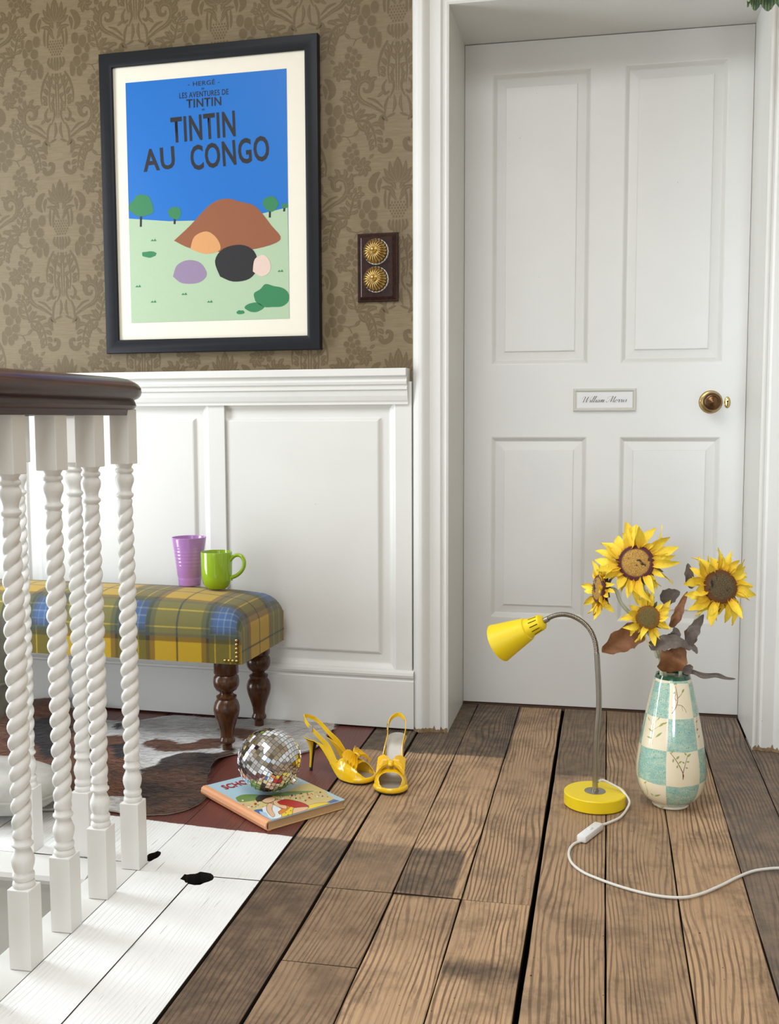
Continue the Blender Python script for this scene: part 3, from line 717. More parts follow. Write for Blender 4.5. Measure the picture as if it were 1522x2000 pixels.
mug = thing('mug', 'lime green glazed mug with a looped handle on the tartan bench', 'mug', (gc.x, gc.y, .4030), -.05)
m_lime = ceramic('lime_glaze', srgb(146, 180, 36))
pr = [(.022, 0), (.0255, .0008), (.030, .005), (.0365, .014), (.0402, .027), (.0418, .045), (.0425, .098), (.0422, .1005), (.0408, .1008), (.0398, .0985), (.0390, .045), (.036, .022), (.028, .010), (0, .007)]
MB().lathe(pr, 56).build('mug_body', m_lime, mug, 40)
hpth = spline([(.0405, 0, .078), (.047, 0, .086), (.058, 0, .0925), (.071, 0, .091), (.0795, 0, .080), (.080, 0, .066), (.074, 0, .052), (.062, 0, .040), (.050, 0, .0335), (.0425, 0, .031), (.0405, 0, .024)], 6)
MB().tube(hpth, [.0052]*len(hpth), 12, up=Vector((0,1,0)), flat=1.25).build('handle', m_lime, mug, 60)

# ================================================================== FRAMED POSTER (generic landscape print stands in for the artwork)
off = .020
A_, B_, C_, D_ = wl(192, 108, off), wl(620, 62, off), wl(626, 680, off), wl(208, 693, off)
fx0, fx1 = (A_[0]+D_[0])/2, (B_[0]+C_[0])/2; fz0, fz1 = (C_[1]+D_[1])/2, (A_[1]+B_[1])/2
FWd, FH = fx1-fx0, fz1-fz0
pic = tag(bpy.data.objects.new('framed_poster', None), 'large black-framed poster with a blue and pale green printed landscape and dark lettering', 'poster'); COL.objects.link(pic)
pic.matrix_world = WM@T((fx0+fx1)/2, 0, (fz0+fz1)/2)
m_blackframe = plain('satin_black_frame', (.008, .009, .012, 1), .42, var=.2, spec=.25)
fw_ = .0385
MB().rings(-FWd/2, FWd/2, -FH/2, FH/2, [(0, -.002), (0, -.019), (.0015, -.0215), (.012, -.023), (.028, -.0215), (fw_-.001, -.0175), (fw_, -.016), (fw_, -.008)]).build('frame', m_blackframe, pic, 30)
MB().box((-FWd/2+.02, -.0095, -FH/2+.02), (FWd/2-.02, -.0085, FH/2-.02)).build('mount', plain('cream_mount_board', srgb(226, 220, 204), .8, var=.02), pic)
a0 = [wl(x, y, .010) for x, y in ((246, 163), (560, 133), (565, 622), (256, 631))]
cxm, czm = (fx0+fx1)/2, (fz0+fz1)/2
px0, px1 = (a0[0][0]+a0[3][0])/2-cxm, (a0[1][0]+a0[2][0])/2-cxm; pz0, pz1 = (a0[2][1]+a0[3][1])/2-czm, (a0[0][1]+a0[1][1])/2-czm
def flat_mat(name, c, rough=.4): return plain(name, srgb(*c), rough, var=.03, scale=120)
art = MB().box((px0, -.0102, pz0), (px1, -.0096, pz1)).build('print_sky', flat_mat('print_blue', (12, 104, 186)), pic)
def artpos(x, y):
    s, z = wl(x, y, .0105); return s-cxm, z-czm
cnt = [0]
def poly(name, pts, mat, layer, parent, n=4, closed=True):
    P = spline(pts+[pts[0]], n)[:-1] if n > 1 else pts
    Q = [artpos(*p) for p in P]; y = -.0104-.00008*layer
    me = bpy.data.meshes.new(name); me.from_pydata([(min(px1, max(px0, x)), y, min(pz1, max(pz0, z))) for x, z in Q], [], [tuple(range(len(Q)))])
    return link(name, me, mat, parent)
m_g1, m_g2, m_br1, m_br2, m_blk = flat_mat('print_pale_green', (166, 188, 156)), flat_mat('print_leaf_green', (48, 122, 78)), flat_mat('print_brown', (140, 84, 54)), flat_mat('print_tan', (206, 150, 96)), flat_mat('print_black', (30, 30, 34))
m_mauve, m_pink = flat_mat('print_mauve', (140, 122, 150)), flat_mat('print_stone', (214, 190, 176))
poly('print_ground', [(250, 427), (330, 432), (420, 430), (500, 420), (562, 405), (566, 520), (566, 623), (410, 628), (256, 632), (252, 530)], m_g1, 0, pic, 1)
def bush(cx, cy, w_, h_, layer, seed):
    random.seed(seed); P = [(cx+w_*cos(a)*(1+random.uniform(-.16, .16)), cy+h_*sin(a)*(1+random.uniform(-.16, .16))) for a in [2*pi*k/13 for k in range(13)]]
    poly('print_bush', P, m_g2, layer, pic)
for (cx, cy, w_, h_, th) in ((276, 404, 24, 21, 30), (342, 416, 14, 11, 18), (528, 398, 15, 15, 20), (556, 402, 7, 5, 10)):
    poly('print_trunk', [(cx-2, cy), (cx+2, cy), (cx+1.2, cy+h_+th*.6), (cx-3, cy+h_+th*.6)], m_blk, 1, pic, 1); bush(cx, cy, w_, h_, 2, int(cx))
bush(291, 497, 15, 6, 2, 4); bush(530, 578, 34, 22, 2, 5); bush(497, 600, 18, 9, 2, 6); bush(470, 610, 9, 4, 2, 8)
# a plain bare hill and scattered boulders fill the middle of the print
poly('print_hill', [(340, 470), (372, 440), (410, 400), (440, 388), (470, 394), (500, 404), (530, 440), (548, 468), (500, 486), (430, 492), (375, 486)], m_br1, 3, pic)
poly('print_rock', [(372, 486), (380, 462), (404, 452), (424, 466), (430, 488), (402, 496)], m_br2, 4, pic)
poly('print_rock', [(430, 540), (420, 510), (436, 486), (470, 478), (496, 490), (504, 520), (488, 544), (456, 550)], m_blk, 5, pic)
poly('print_rock', [(494, 530), (498, 506), (516, 498), (528, 514), (526, 532), (510, 540)], m_pink, 6, pic)
poly('print_rock', [(338, 540), (346, 518), (368, 508), (392, 514), (404, 536), (388, 552), (356, 553)], m_mauve, 5, pic)
for (x, y) in ((300, 590), (360, 575), (270, 560), (540, 470), (410, 590), (300, 470), (548, 530)):
    poly('print_grass', [(x-6, y+1), (x-2, y-3), (x, y), (x+3, y-4), (x+6, y+1)], m_g2, 2, pic, 1)
def ptext(txt, x, y, h, w_, rot=0., bold=0.):
    me = text_mesh(txt, 1., 0, 'CENTER', bold, 1.08)
    X = [v.co.x for v in me.vertices]; Z = [v.co.y for v in me.vertices]; mx, mz = (min(X)+max(X))/2, (min(Z)+max(Z))/2
    c = artpos(x, y); kx = (artpos(x+w_/2, y)[0]-artpos(x-w_/2, y)[0])/(max(X)-min(X)); kz = (artpos(x, y-h/2)[1]-artpos(x, y+h/2)[1])/(max(Z)-min(Z))
    me.transform(T(c[0], -.0108, c[1])@RY(-rot)@RX(pi/2)@Matrix.Diagonal((kx, kz, 1, 1))@T(-mx, -mz, 0))
    link('print_lettering', me, m_blk, pic)
ptext('- HERGÉ -', 398, 161, 11, 62); ptext('*', 396, 173, 5, 6); ptext('LES AVENTURES DE', 398, 183, 11, 96, 0, .006); ptext('TINTIN', 398, 200, 17, 68, 0, .015); ptext('*', 397, 214, 5, 6)
ptext('TINTIN', 396, 248, 50, 126, .03, .02); ptext('AU', 310, 311, 44, 62, .05, .02); ptext('CONGO', 448, 299, 50, 154, .06, .02)

# ================================================================== LIGHT SWITCH
S4 = [wl(x, y, .012) for x, y in ((697, 456), (777, 453), (777, 588), (698, 590))]
sx0, sx1 = (S4[0][0]+S4[3][0])/2, (S4[1][0]+S4[2][0])/2; sz0, sz1 = (S4[2][1]+S4[3][1])/2, (S4[0][1]+S4[1][1])/2
sw = tag(bpy.data.objects.new('light_switch', None), 'dark wooden wall plate with two fluted brass dome switches beside the door casing', 'light switch'); COL.objects.link(sw)
sw.matrix_world = WM@T((sx0+sx1)/2, 0, (sz0+sz1)/2)
hw, hh = (sx1-sx0)/2, (sz1-sz0)/2
MB().rings(-hw, hw, -hh, hh, [(0, 0), (0, -.006), (.002, -.009), (.004, -.009), (.012, -.0155), (.014, -.0165)]).build('back_plate', mahogany('dark_switch_wood', srgb(34, 16, 14), srgb(52, 24, 20), .25), sw)
m_porc = ceramic('white_porcelain', srgb(225, 222, 215), .02)
def fluted(R, prof, n=24, amp=.07):
    mb = MB(); seg = n*6; vs = []
    for r, z in prof:
        for k in range(seg): a = 2*pi*k/seg; e = (abs(cos(a*n/2))-.5)*min(1, (r/R)**1.2*1.3); q = r*(1+amp*.6*e); vs.append((q*cos(a), q*sin(a), z+amp*.045*e*(r > R*.3)))
    m = len(prof)
    return mb.add(vs, [(i*seg+k, i*seg+(k+1)%seg, (i+1)*seg+(k+1)%seg, (i+1)*seg+k) for i in range(m-1) for k in range(seg)])
for (dxp, dyp) in ((733, 490.5), (733, 545)):
    s_, z_ = wl(dxp, dyp, .030); DM = frame((s_-(sx0+sx1)/2, 0, z_-(sz0+sz1)/2), (1, 0, 0), (0, 0, 1), (0, -1, 0))
    fluted(.034, [(.0335, .014), (.0345, .019), (.0335, .024), (.0300, .026)], 24, .03).build('porcelain_base', m_porc, sw, 50, M=DM)
    dm = fluted(.0325, [(.0325, .024), (.0328, .028), (.0305, .035), (.0260, .0405), (.0200, .0445), (.0140, .0465), (.0095, .047), (.0085, .0455), (.0001, .0455)], 22, .085).build('brass_dome', m_brass, sw, 60, M=DM)
    MB().lathe([(.0055, .045), (.0055, .048), (.0036, .050), (.0030, .058), (.0042, .062), (.0030, .066), (0, .067)], 16).build('toggle', m_brass_b, dm, 50, M=DM)
# ================================================================== COWHIDE RUG
def pip(x, y, P):
    r = False; j = len(P)-1
    for i in range(len(P)):
        if (P[i][1] > y) != (P[j][1] > y) and x < (P[j][0]-P[i][0])*(y-P[i][1])/(P[j][1]-P[i][1])+P[i][0]: r = not r
        j = i
    return r
fxy = lambda pts: [tuple(fl(*p)[:2]) for p in pts]
out_px = [(262, 1594), (300, 1594), (340, 1590), (378, 1578), (400, 1562), (408, 1545), (404, 1528), (412, 1508), (430, 1490), (447, 1478), (470, 1474), (505, 1474), (545, 1474), (580, 1474), (608, 1468), (636, 1452), (648, 1432), (655, 1408), (648, 1394), (620, 1392), (585, 1396), (555, 1399), (520, 1404), (480, 1409), (440, 1409), (400, 1408), (360, 1403), (330, 1402), (295, 1407), (262, 1412)]
outline = fxy(out_px)+[(-1.40, 2.70), (-1.47, 2.78), (-1.62, 2.80), (-1.80, 2.76), (-1.90, 2.60), (-1.88, 2.40), (-1.74, 2.22), (-1.62, 2.06), (-1.45, 1.99), (-1.25, 2.03), (-1.10, 2.06)]
outline = [p for p in spline(outline+[outline[0]], 4)][:-1]
PATCH = [ # painted hide patches, later wins: (colour, outline in photo pixels)
 ('d', [(270, 1520), (278, 1508), (300, 1500), (318, 1494), (345, 1490), (352, 1484), (360, 1488), (400, 1486), (430, 1474), (452, 1466), (470, 1480), (430, 1500), (415, 1540), (408, 1570), (330, 1600), (255, 1600), (240, 1560), (255, 1530)]),
 ('b', [(280, 1452), (300, 1447), (325, 1450), (350, 1458), (375, 1456), (395, 1449), (420, 1447), (438, 1455), (428, 1466), (400, 1468), (370, 1472), (340, 1474), (305, 1472), (278, 1464)]),
 ('b', [(415, 1430), (440, 1426), (480, 1428), (540, 1436), (560, 1448), (520, 1462), (478, 1456), (450, 1442)]),
 ('b', [(180, 1445), (230, 1438), (252, 1450), (262, 1470), (250, 1500), (268, 1520), (240, 1560), (120, 1560), (100, 1480), (120, 1440)]),
 ('b', [(-60, 1370), (0, 1360), (60, 1380), (110, 1390), (150, 1400), (180, 1420), (190, 1480), (170, 1540), (110, 1560), (0, 1560), (-120, 1500)]),
 ('k', [(60, 1412), (120, 1402), (140, 1430), (130, 1470), (90, 1490), (60, 1460)]), ('k', [(222, 1418), (238, 1416), (240, 1428), (226, 1432)]), ('k', [(215, 1460), (245, 1455), (252, 1480), (225, 1490)]), 
 ('b', [(560, 1400), (600, 1395), (625, 1398), (590, 1412), (560, 1418)]), ('t', [(600, 1420), (650, 1410), (645, 1440), (610, 1452)])]
PATCH = [(k, fxy(p)) for k, p in PATCH]
from mathutils import noise as mn
def hide_col(x, y):
    jx = .016*mn.noise(Vector((x*14, y*30, 1)))+.006*mn.noise(Vector((x*60, y*110, 4))); jy = .012*mn.noise(Vector((x*14, y*30, 9)))
    k = 'w'
    for kk, P in PATCH:
        if pip(x+jx, y+jy, P): k = kk
    n = mn.noise(Vector((x*25, y*60, 3))); n2 = mn.noise(Vector((x*7, y*9, 7)))
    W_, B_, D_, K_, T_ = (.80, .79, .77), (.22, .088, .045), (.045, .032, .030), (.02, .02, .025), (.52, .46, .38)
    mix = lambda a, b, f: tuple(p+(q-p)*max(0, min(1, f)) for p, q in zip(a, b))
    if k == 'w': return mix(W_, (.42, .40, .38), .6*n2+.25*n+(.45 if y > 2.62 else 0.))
    if k == 'b': return mix(B_, D_, .55*n+.5*n2+.1)
    if k == 'd': return mix(D_, (.17, .08, .045), .8*n2+.6*n+.38)
    if k == 't': return mix(T_, W_, n+.3)
    return mix(K_, D_, n+.4)
def rug_z(x, y):
    z = .006+.006*max(0, mn.noise(Vector((x*5, y*6, 2))))
    # ridge near the front leg of the bench and a ruck against the skirting
    z += .022*math.exp(-((x+1.0)/.09)**2-((y-2.40)/.05)**2)+.016*math.exp(-((x+.72)/.06)**2-((y-2.66)/.06)**2)
    z += .03*math.exp(-((x+1.6)/.12)**2-((y-2.78)/.07)**2)
    return z
rug = thing('cowhide_rug', 'brown, black and white cowhide rug lying under the tartan bench', 'rug', (-1.3, 2.4, 0))
def hide_mat(name, rough):
    t = NT(name); at = t.node('ShaderNodeAttribute'); at.attribute_name = 'hide'; v = t.coord('Object')
    n = t.noise(t.mapping(v, (.25, 1, 1)), 420, 3, .7)
    t.set(t.mix(t.math('MULTIPLY', n, .22), at.outputs['Color'], (.05, .035, .03, 1), 'MIX'), rough, spec=.3)
    t.n.remove(t.p.inputs['Base Color'].links[0].from_node) if False else None
    t.p.inputs['Sheen Weight'].default_value = .1; t.bump(n, .5, .003); return t.m
m_hide = hide_mat('cowhide', .75)
def rug_mesh():
    xs_ = [p[0] for p in outline]; ys_ = [p[1] for p in outline]; st = .0075
    nx = int((max(xs_)-min(xs_))/st)+2; ny = int((max(ys_)-min(ys_))/st)+2; idx = {}; vs = []; fs = []
    X = lambda i: min(xs_)-st/2+i*st; Y = lambda j: min(ys_)-st/2+j*st
    inside = [[pip(X(i)+st/2, Y(j)+st/2, outline) for j in range(ny)] for i in range(nx)]
    def vid(i, j):
        if (i, j) not in idx:
            idx[i, j] = len(vs); vs.append([X(i), Y(j), 0])
        return idx[i, j]
    for i in range(nx):
        for j in range(ny):
            if inside[i][j]: fs.append((vid(i, j), vid(i+1, j), vid(i+1, j+1), vid(i, j+1)))
    # smooth the stair-stepped rim
    edge = {}
    for f in fs:
        for a, b in zip(f, f[1:]+f[:1]): edge[tuple(sorted((a, b)))] = edge.get(tuple(sorted((a, b))), 0)+1
    nb = {}
    for (a, b), c in edge.items():
        if c == 1: nb.setdefault(a, []).append(b); nb.setdefault(b, []).append(a)
    for it in range(4):
        new = {a: [sum(vs[b][k] for b in l)/len(l)*.5+vs[a][k]*.5 for k in (0, 1)] for a, l in nb.items()}
        for a, q in new.items(): vs[a][0], vs[a][1] = q
    cols = []
    for i, v in enumerate(vs):
        x, y = v[0], v[1]; v[2] = rug_z(x, y)
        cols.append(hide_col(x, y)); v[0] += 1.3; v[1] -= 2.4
    n = len(vs); fs2 = fs+[tuple(reversed([k+n for k in f])) for f in fs]
    for (a, b), c in edge.items():
        if c == 1: fs2.append((a, b, b+n, a+n))
    vs2 = vs+[[v[0], v[1], max(.001, v[2]-.005)] for v in vs]
    me = bpy.data.meshes.new('hide'); me.from_pydata(vs2, [], fs2)
    ca = me.color_attributes.new('hide', 'FLOAT_COLOR', 'POINT')
    buf = []
    for c in cols: buf += [*c, 1]
    buf += [.42, .36, .28, 1]*n; ca.data.foreach_set('color', buf)
    return me
link('hide', rug_mesh(), m_hide, rug, 60)
def fur(n):
    random.seed(3); vs = []; fs = []; buf = []; xs_ = [p[0] for p in outline]; ys_ = [p[1] for p in outline]; k = 0
    x0, x1, y0, y1 = min(xs_), max(xs_), min(ys_), max(ys_)
    while k < n:
        x, y = random.uniform(x0, x1), random.uniform(y0, y1)
        if x < -1.75 or not pip(x, y, outline): continue
        a = .15+1.0*mn.noise(Vector((x*3, y*3, 5)))+random.gauss(0, .3); l = random.uniform(.010, .020); d = Vector((cos(a), sin(a), 0)); s = Vector((-d.y, d.x, 0))*.0007
        b = Vector((x+1.3, y-2.4, rug_z(x, y)-.0005)); t_ = b+d*l+Vector((0, 0, random.uniform(.002, .0055)))
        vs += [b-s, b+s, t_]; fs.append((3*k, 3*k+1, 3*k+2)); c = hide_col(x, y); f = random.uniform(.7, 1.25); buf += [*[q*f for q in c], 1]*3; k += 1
    me = bpy.data.meshes.new('fur'); me.from_pydata([tuple(v) for v in vs], [], fs); ca = me.color_attributes.new('hide', 'FLOAT_COLOR', 'POINT'); ca.data.foreach_set('color', buf)
    o = link('fur', me, hide_mat('cowhide_fur', .7), rug); o['kind'] = 'stuff'
fur(42000)

# ================================================================== GREY CUSHIONS BEHIND THE BALUSTERS
def felt(name, c):
    t = NT(name); v = t.coord('Object'); n = t.noise(v, 220, 4, .7); m = t.noise(v, 14, 3)
    t.set(t.mix(t.sstep(m, .3, .7), srgb(*c), srgb(*[q*.86 for q in c])), .95, spec=.1); t.p.inputs['Sheen Weight'].default_value = .2; t.bump(n, .35, .0015); return t.m
def cushion(name, label, loc, dims, rot, c, e=2.6):
    t_ = thing(name, label, 'cushion', loc, rot[2], )
    n = 40; m = 22; vs = []; ex = 2/e
    f = lambda v: math.copysign(abs(v)**ex, v)
    for i in range(m+1):
        ph = -pi/2+pi*i/m
        for k in range(n):
            a = 2*pi*k/n; cz = math.copysign(abs(sin(ph))**.9, sin(ph)); cr = abs(cos(ph))**.55
            x = dims[0]/2*f(cos(a))*cr; y = dims[1]/2*f(sin(a))*cr; z = dims[2]/2*cz
            z += .010*mn.noise(Vector((x*12, y*12, dims[0])))*abs(cz)
            vs.append((x, y, z))
    M_ = RX(rot[0])@RY(rot[1])
    vs = [M_@Vector(v) for v in vs]; zmin = min(v.z for v in vs); vs = [v-Vector((0, 0, zmin)) for v in vs]
    mat = felt('grey_felt_'+name, c)
    MB().add(vs, [(i*n+k, i*n+(k+1)%n, (i+1)*n+(k+1)%n, (i+1)*n+k) for i in range(m) for k in range(n)]).build('cover', mat, t_, 60)
    ring = [M_@Vector((dims[0]/2*f(cos(a)), dims[1]/2*f(sin(a)), 0))*1.004-Vector((0, 0, zmin)) for a in [2*pi*k/60 for k in range(61)]]
    MB().tube(ring, .0035, 8, cap=False).build('piping', mat, t_, 60)
cushion('floor_cushion', 'pale grey felt floor cushion lying flat on the boards behind the balusters', (-1.335, 2.015, .013), (.36, .22, .085), (.0, .04, .05), (196, 194, 186))
cushion('scatter_cushion', 'darker grey square cushion standing behind the pale floor cushion', (-1.50, 2.14, .10), (.30, .16, .34), (-.1, .16, .1), (124, 122, 110), 3.2)

# ================================================================== BOOK
P0, P1, P2 = fl(417, 1548), fl(521, 1625), fl(674, 1580)
ex = (P2-P1); bw = ex.length; ex.normalize(); ez = Vector((0, 0, 1)); ey = ez.cross(ex); bh = (P0-P1).dot(ey)
BTH = .0205
book = thing('annual_book', 'large old hardback annual with a seaside picture cover and orange spine under the mirror ball', 'book')
BM = frame(P1+Vector((0, 0, .0012)), ex, ey, ez); book.matrix_world = BM
m_pages = NT('page_edges'); _v = m_pages.coord('Object'); _n = m_pages.noise(m_pages.mapping(_v, (1, 1, 60)), 60, 2); m_pages.set(m_pages.mix(_n, srgb(176, 136, 92), srgb(214, 182, 140)), .85); m_pages = m_pages.m
m_orange = plain('orange_book_cloth', srgb(232, 168, 122), .6, var=.08, scale=90)
m_edge = plain('worn_cover_board', srgb(200, 160, 110), .8, var=.2)
MB().box((.006, .003, .0022), (bw-.004, bh-.003, BTH-.0022)).build('page_block', m_pages, book)
MB().cbox((0.004, 0, 0), (bw, bh, .0022), .0006).build('back_cover', m_edge, book)
fc = MB().cbox((0.004, 0, BTH-.0022), (bw, bh, BTH), .0006).build('front_cover', flat_mat('cover_sky_blue', (178, 208, 220), .35), book)
sp = [(.012, BTH+.0004), (.004, BTH+.0004), (-.001, BTH-.003), (-.0028, BTH/2), (-.001, .003), (.004, -.0004), (.012, -.0004), (.012, .0005), (.0055, .0008), (.0015, .0045), (.0003, BTH/2), (.0015, BTH-.0045), (.0055, BTH-.0008), (.012, BTH-.0005)]
MB().extr(sp, 0, bh).build('spine', m_orange, book)
def bpos(x, y):
    q = fl(x, y, BTH+.0012)-P1; return q.dot(ex), q.dot(ey)
bl = [0]
def bpoly(pts, mat, n=4, name='cover_print'):
    bl[0] += 1
    P = spline(pts+[pts[0]], n)[:-1] if n > 1 else pts; Q = [bpos(*p) for p in P]
    me = bpy.data.meshes.new(name); me.from_pydata([(min(bw-.0006, max(.0125, x)), min(bh-.0006, max(.0006, y)), BTH+.00015+.000004*bl[0]) for x, y in Q], [], [tuple(range(len(Q)))])
    if me.polygons[0].normal.z < 0: me.flip_normals()
    return link(name, me, mat, fc)
C = lambda n, c: flat_mat(n, c, .35)
cs_, cg, cy_, cb, cbl, cr, csk, chr_, cw = C('ink_sand', (216, 196, 132)), C('ink_green', (120, 150, 78)), C('ink_yellow', (236, 204, 60)), C('ink_blue', (70, 104, 164)), C('ink_pale_blue', (176, 206, 226)), C('ink_red', (176, 40, 36)), C('ink_skin', (226, 186, 146)), C('ink_dark_hair', (60, 48, 36)), C('ink_white', (228, 234, 236))
cln, cor, cdb = C('ink_outline', (52, 44, 48)), C('ink_orange', (222, 132, 60)), C('ink_deep_blue', (44, 66, 122))
bpoly([(461, 1560), (480, 1552), (520, 1552), (560, 1545), (600, 1535), (626, 1544), (656, 1563), (640, 1574), (560, 1584), (500, 1592), (474, 1572)], cs_)
bpoly([(460, 1558), (475, 1552), (505, 1552), (520, 1556), (505, 1562), (480, 1566), (466, 1566)], cg)
bpoly([(520, 1553), (560, 1546), (600, 1538), (622, 1543), (590, 1550), (550, 1556)], cg)
bpoly([(560, 1546), (590, 1532), (612, 1532), (640, 1549), (610, 1545)], cs_)
# waves: bands running across the foot of the cover
bpoly([(492, 1584), (512, 1580), (540, 1592), (590, 1586), (630, 1573), (652, 1561), (676, 1577), (600, 1597), (527, 1613)], cb, 2)
random.seed(11)
for k in range(120):
    z_ = k % 3
    if z_ == 0: x = random.uniform(470, 515); y = random.uniform(1562, 1584)+(x-490)*.12
    else: x = random.uniform(540, 640); y = 1560-(x-560)*.14+random.uniform(-6, 9)
    s = random.uniform(.9, 2.6); r = random.uniform(.5, 1.5)
    bpoly([(x-s, y), (x, y-s*.7*r), (x+s, y), (x, y+s*.7*r)], random.choice([cr, cr, csk, csk, cy_, cb, cw, cg, cor, cln]), 1)
for k in range(34):
    f = random.random(); x = 505+f*150; y = 1588-f*f*16+random.uniform(-2, 14)-(f*6 if f > .5 else 0)
    l = random.uniform(4, 11)
    bpoly([(x-l, y+l*.24), (x, y-1.), (x+l, y-l*.26), (x, y+.7)], random.choice([cw, cbl, cdb, cbl]), 1)
bpoly([(512, 1578), (535, 1573), (550, 1582), (558, 1596), (538, 1602), (518, 1595)], cw)
bpoly([(506, 1585), (520, 1588), (526, 1597), (542, 1600), (532, 1606), (514, 1598)], cbl)
def fig(pts, mat, e=1.0):
    cx_ = sum(p[0] for p in pts)/len(pts); cy2 = sum(p[1] for p in pts)/len(pts)
    def grow(p):
        d = math.hypot(p[0]-cx_, p[1]-cy2) or 1; return (p[0]+(p[0]-cx_)/d*e, p[1]+(p[1]-cy2)/d*e*.7)
    bpoly([grow(p) for p in pts], cln); bpoly(pts, mat)
fig([(583, 1588), (600, 1575), (622, 1569), (646, 1569), (640, 1576), (612, 1585), (592, 1592)], cy_)
fig([(550, 1590), (556, 1579), (566, 1572), (576, 1571), (579, 1580), (572, 1590), (562, 1600), (553, 1600)], cy_)
for (x, y) in ((558, 1588), (563, 1592), (568, 1584), (560, 1595)): bpoly([(x-1.6, y), (x, y-1), (x+1.6, y), (x, y+1)], cln, 1)
fig([(544, 1586), (556, 1578), (567, 1576), (560, 1583), (548, 1591)], cor)
fig([(534, 1565), (548, 1563), (557, 1570), (560, 1580), (548, 1578), (536, 1572)], csk)
fig([(526, 1569), (533, 1572), (531, 1582), (537, 1592), (532, 1596), (523, 1586), (521, 1576)], csk)
fig([(542, 1567), (556, 1562), (572, 1564), (592, 1569), (603, 1576), (594, 1580), (576, 1578), (560, 1574), (548, 1572)], cr)
fig([(574, 1579), (594, 1577), (603, 1578), (592, 1586), (587, 1594), (574, 1593), (572, 1586)], csk)
fig([(512, 1560), (524, 1556), (537, 1559), (535, 1565), (522, 1569), (513, 1566)], csk); bpoly([(499, 1560), (506, 1554), (520, 1553), (533, 1556), (520, 1560), (511, 1565), (502, 1566)], chr_)
me = text_mesh('SCHO', 1., .12, 'LEFT', .025, 1.02)
q0, q1 = bpos(443, 1541), bpos(482, 1527); hgt = .030
X = [v.co.x for v in me.vertices]; Z = [v.co.y for v in me.vertices]; kx = .064/(max(X)-min(X)); kz = hgt/(max(Z)-min(Z))
me.transform(T(q0[0]-.004, q0[1]-.004, BTH+.0011)@RZ(.02)@Matrix.Diagonal((kx, kz, 1, 1))@T(-min(X), -min(Z), 0)); link('cover_lettering', me, cr, fc)

# ================================================================== MIRROR BALL
RB = .0712
zc = BTH+.0018+RB; bc = fl(526.5, 1484.5, zc)
ball = thing('mirror_ball', 'small silver mirror ball of square glass tiles resting on the old annual', 'mirror ball', (bc.x, bc.y, zc-RB))
tip = fl(582, 1526, zc-.025) ; axd = (RT*.78-UP*.56-FW*.28).normalized()
rot = axd.to_track_quat('-Z', 'Y').to_matrix().to_4x4()
CM = T(0, 0, RB)@rot
MB().lathe([(RB*.972*sin(pi*k/24), -RB*.972*cos(pi*k/24)) for k in range(25)], 48, close=False).build('core', plain('grey_core', srgb(150, 152, 156), .5, var=.1), ball, 60, M=CM)
mm = NT('mirror_glass'); _v = mm.n.new('ShaderNodeObjectInfo'); mm.set(mm.mix(_v.outputs['Random'], srgb(214, 216, 220), srgb(246, 247, 250)), .03, 1.); m_mirror = mm.m
TS = .0092; tiles = []; rows = 22
tile_me = {}
for r in range(rows):
    la = -pi/2+pi*(r+.5)/rows; circ = 2*pi*RB*cos(la); n = max(4, int(circ/(TS*1.10))); off_ = random.random()
    for k in range(n):
        lo = 2*pi*(k+off_)/n; nrm = Vector((cos(la)*cos(lo), cos(la)*sin(lo), sin(la)))
        e = Vector((-sin(lo), cos(lo), 0)); nn = nrm.cross(e)
        tw_ = random.gauss(0, .022); tv = random.gauss(0, .022); n2 = (nrm+e*tw_+nn*tv).normalized(); e2 = (e-n2*e.dot(n2)).normalized(); u2 = n2.cross(e2)
        Mt = CM@frame(nrm*RB*.978, e2, u2, n2); wd = min(TS, circ/n*.93)
        tiles.append((Mt, wd, (Mt.to_3x3()@Vector((0, 0, 1))).dot((CAM-Vector((bc.x, bc.y, zc))).normalized())))
tiles.sort(key=lambda q: -q[2])
def tile_mb(wd): h = wd/2; k = TS/2*.97; return MB().box((-h, -k, -.0004), (h, k, .0014))
rest = MB(); src = {}
for i, (Mt, wd, d) in enumerate(tiles):
    if i < 295:
        key = round(wd, 4)
        if key not in src: src[key] = tile_mb(wd).build('mirror_tile', m_mirror, ball); src[key].matrix_local = Mt
        else: inst('mirror_tile', src[key], ball, Mt)
    else:
        b = tile_mb(wd); rest.add([Mt@Vector(v) for v in b.v], b.f)
o = rest.build('mirror_tiles', m_mirror, ball); o['kind'] = 'stuff'
MB().lathe([(.009, -RB-.006), (.009, -RB-.001), (.013, -RB+.002), (.013, -RB+.004)], 20).build('cap', m_mirror, ball, 40, M=CM)
MB().tube([(.005*cos(a), 0, -RB-.009+.005*sin(a)) for a in [2*pi*k/16 for k in range(17)]], .0007, 6).build('hanging_ring', m_mirror, ball, 60, M=CM)

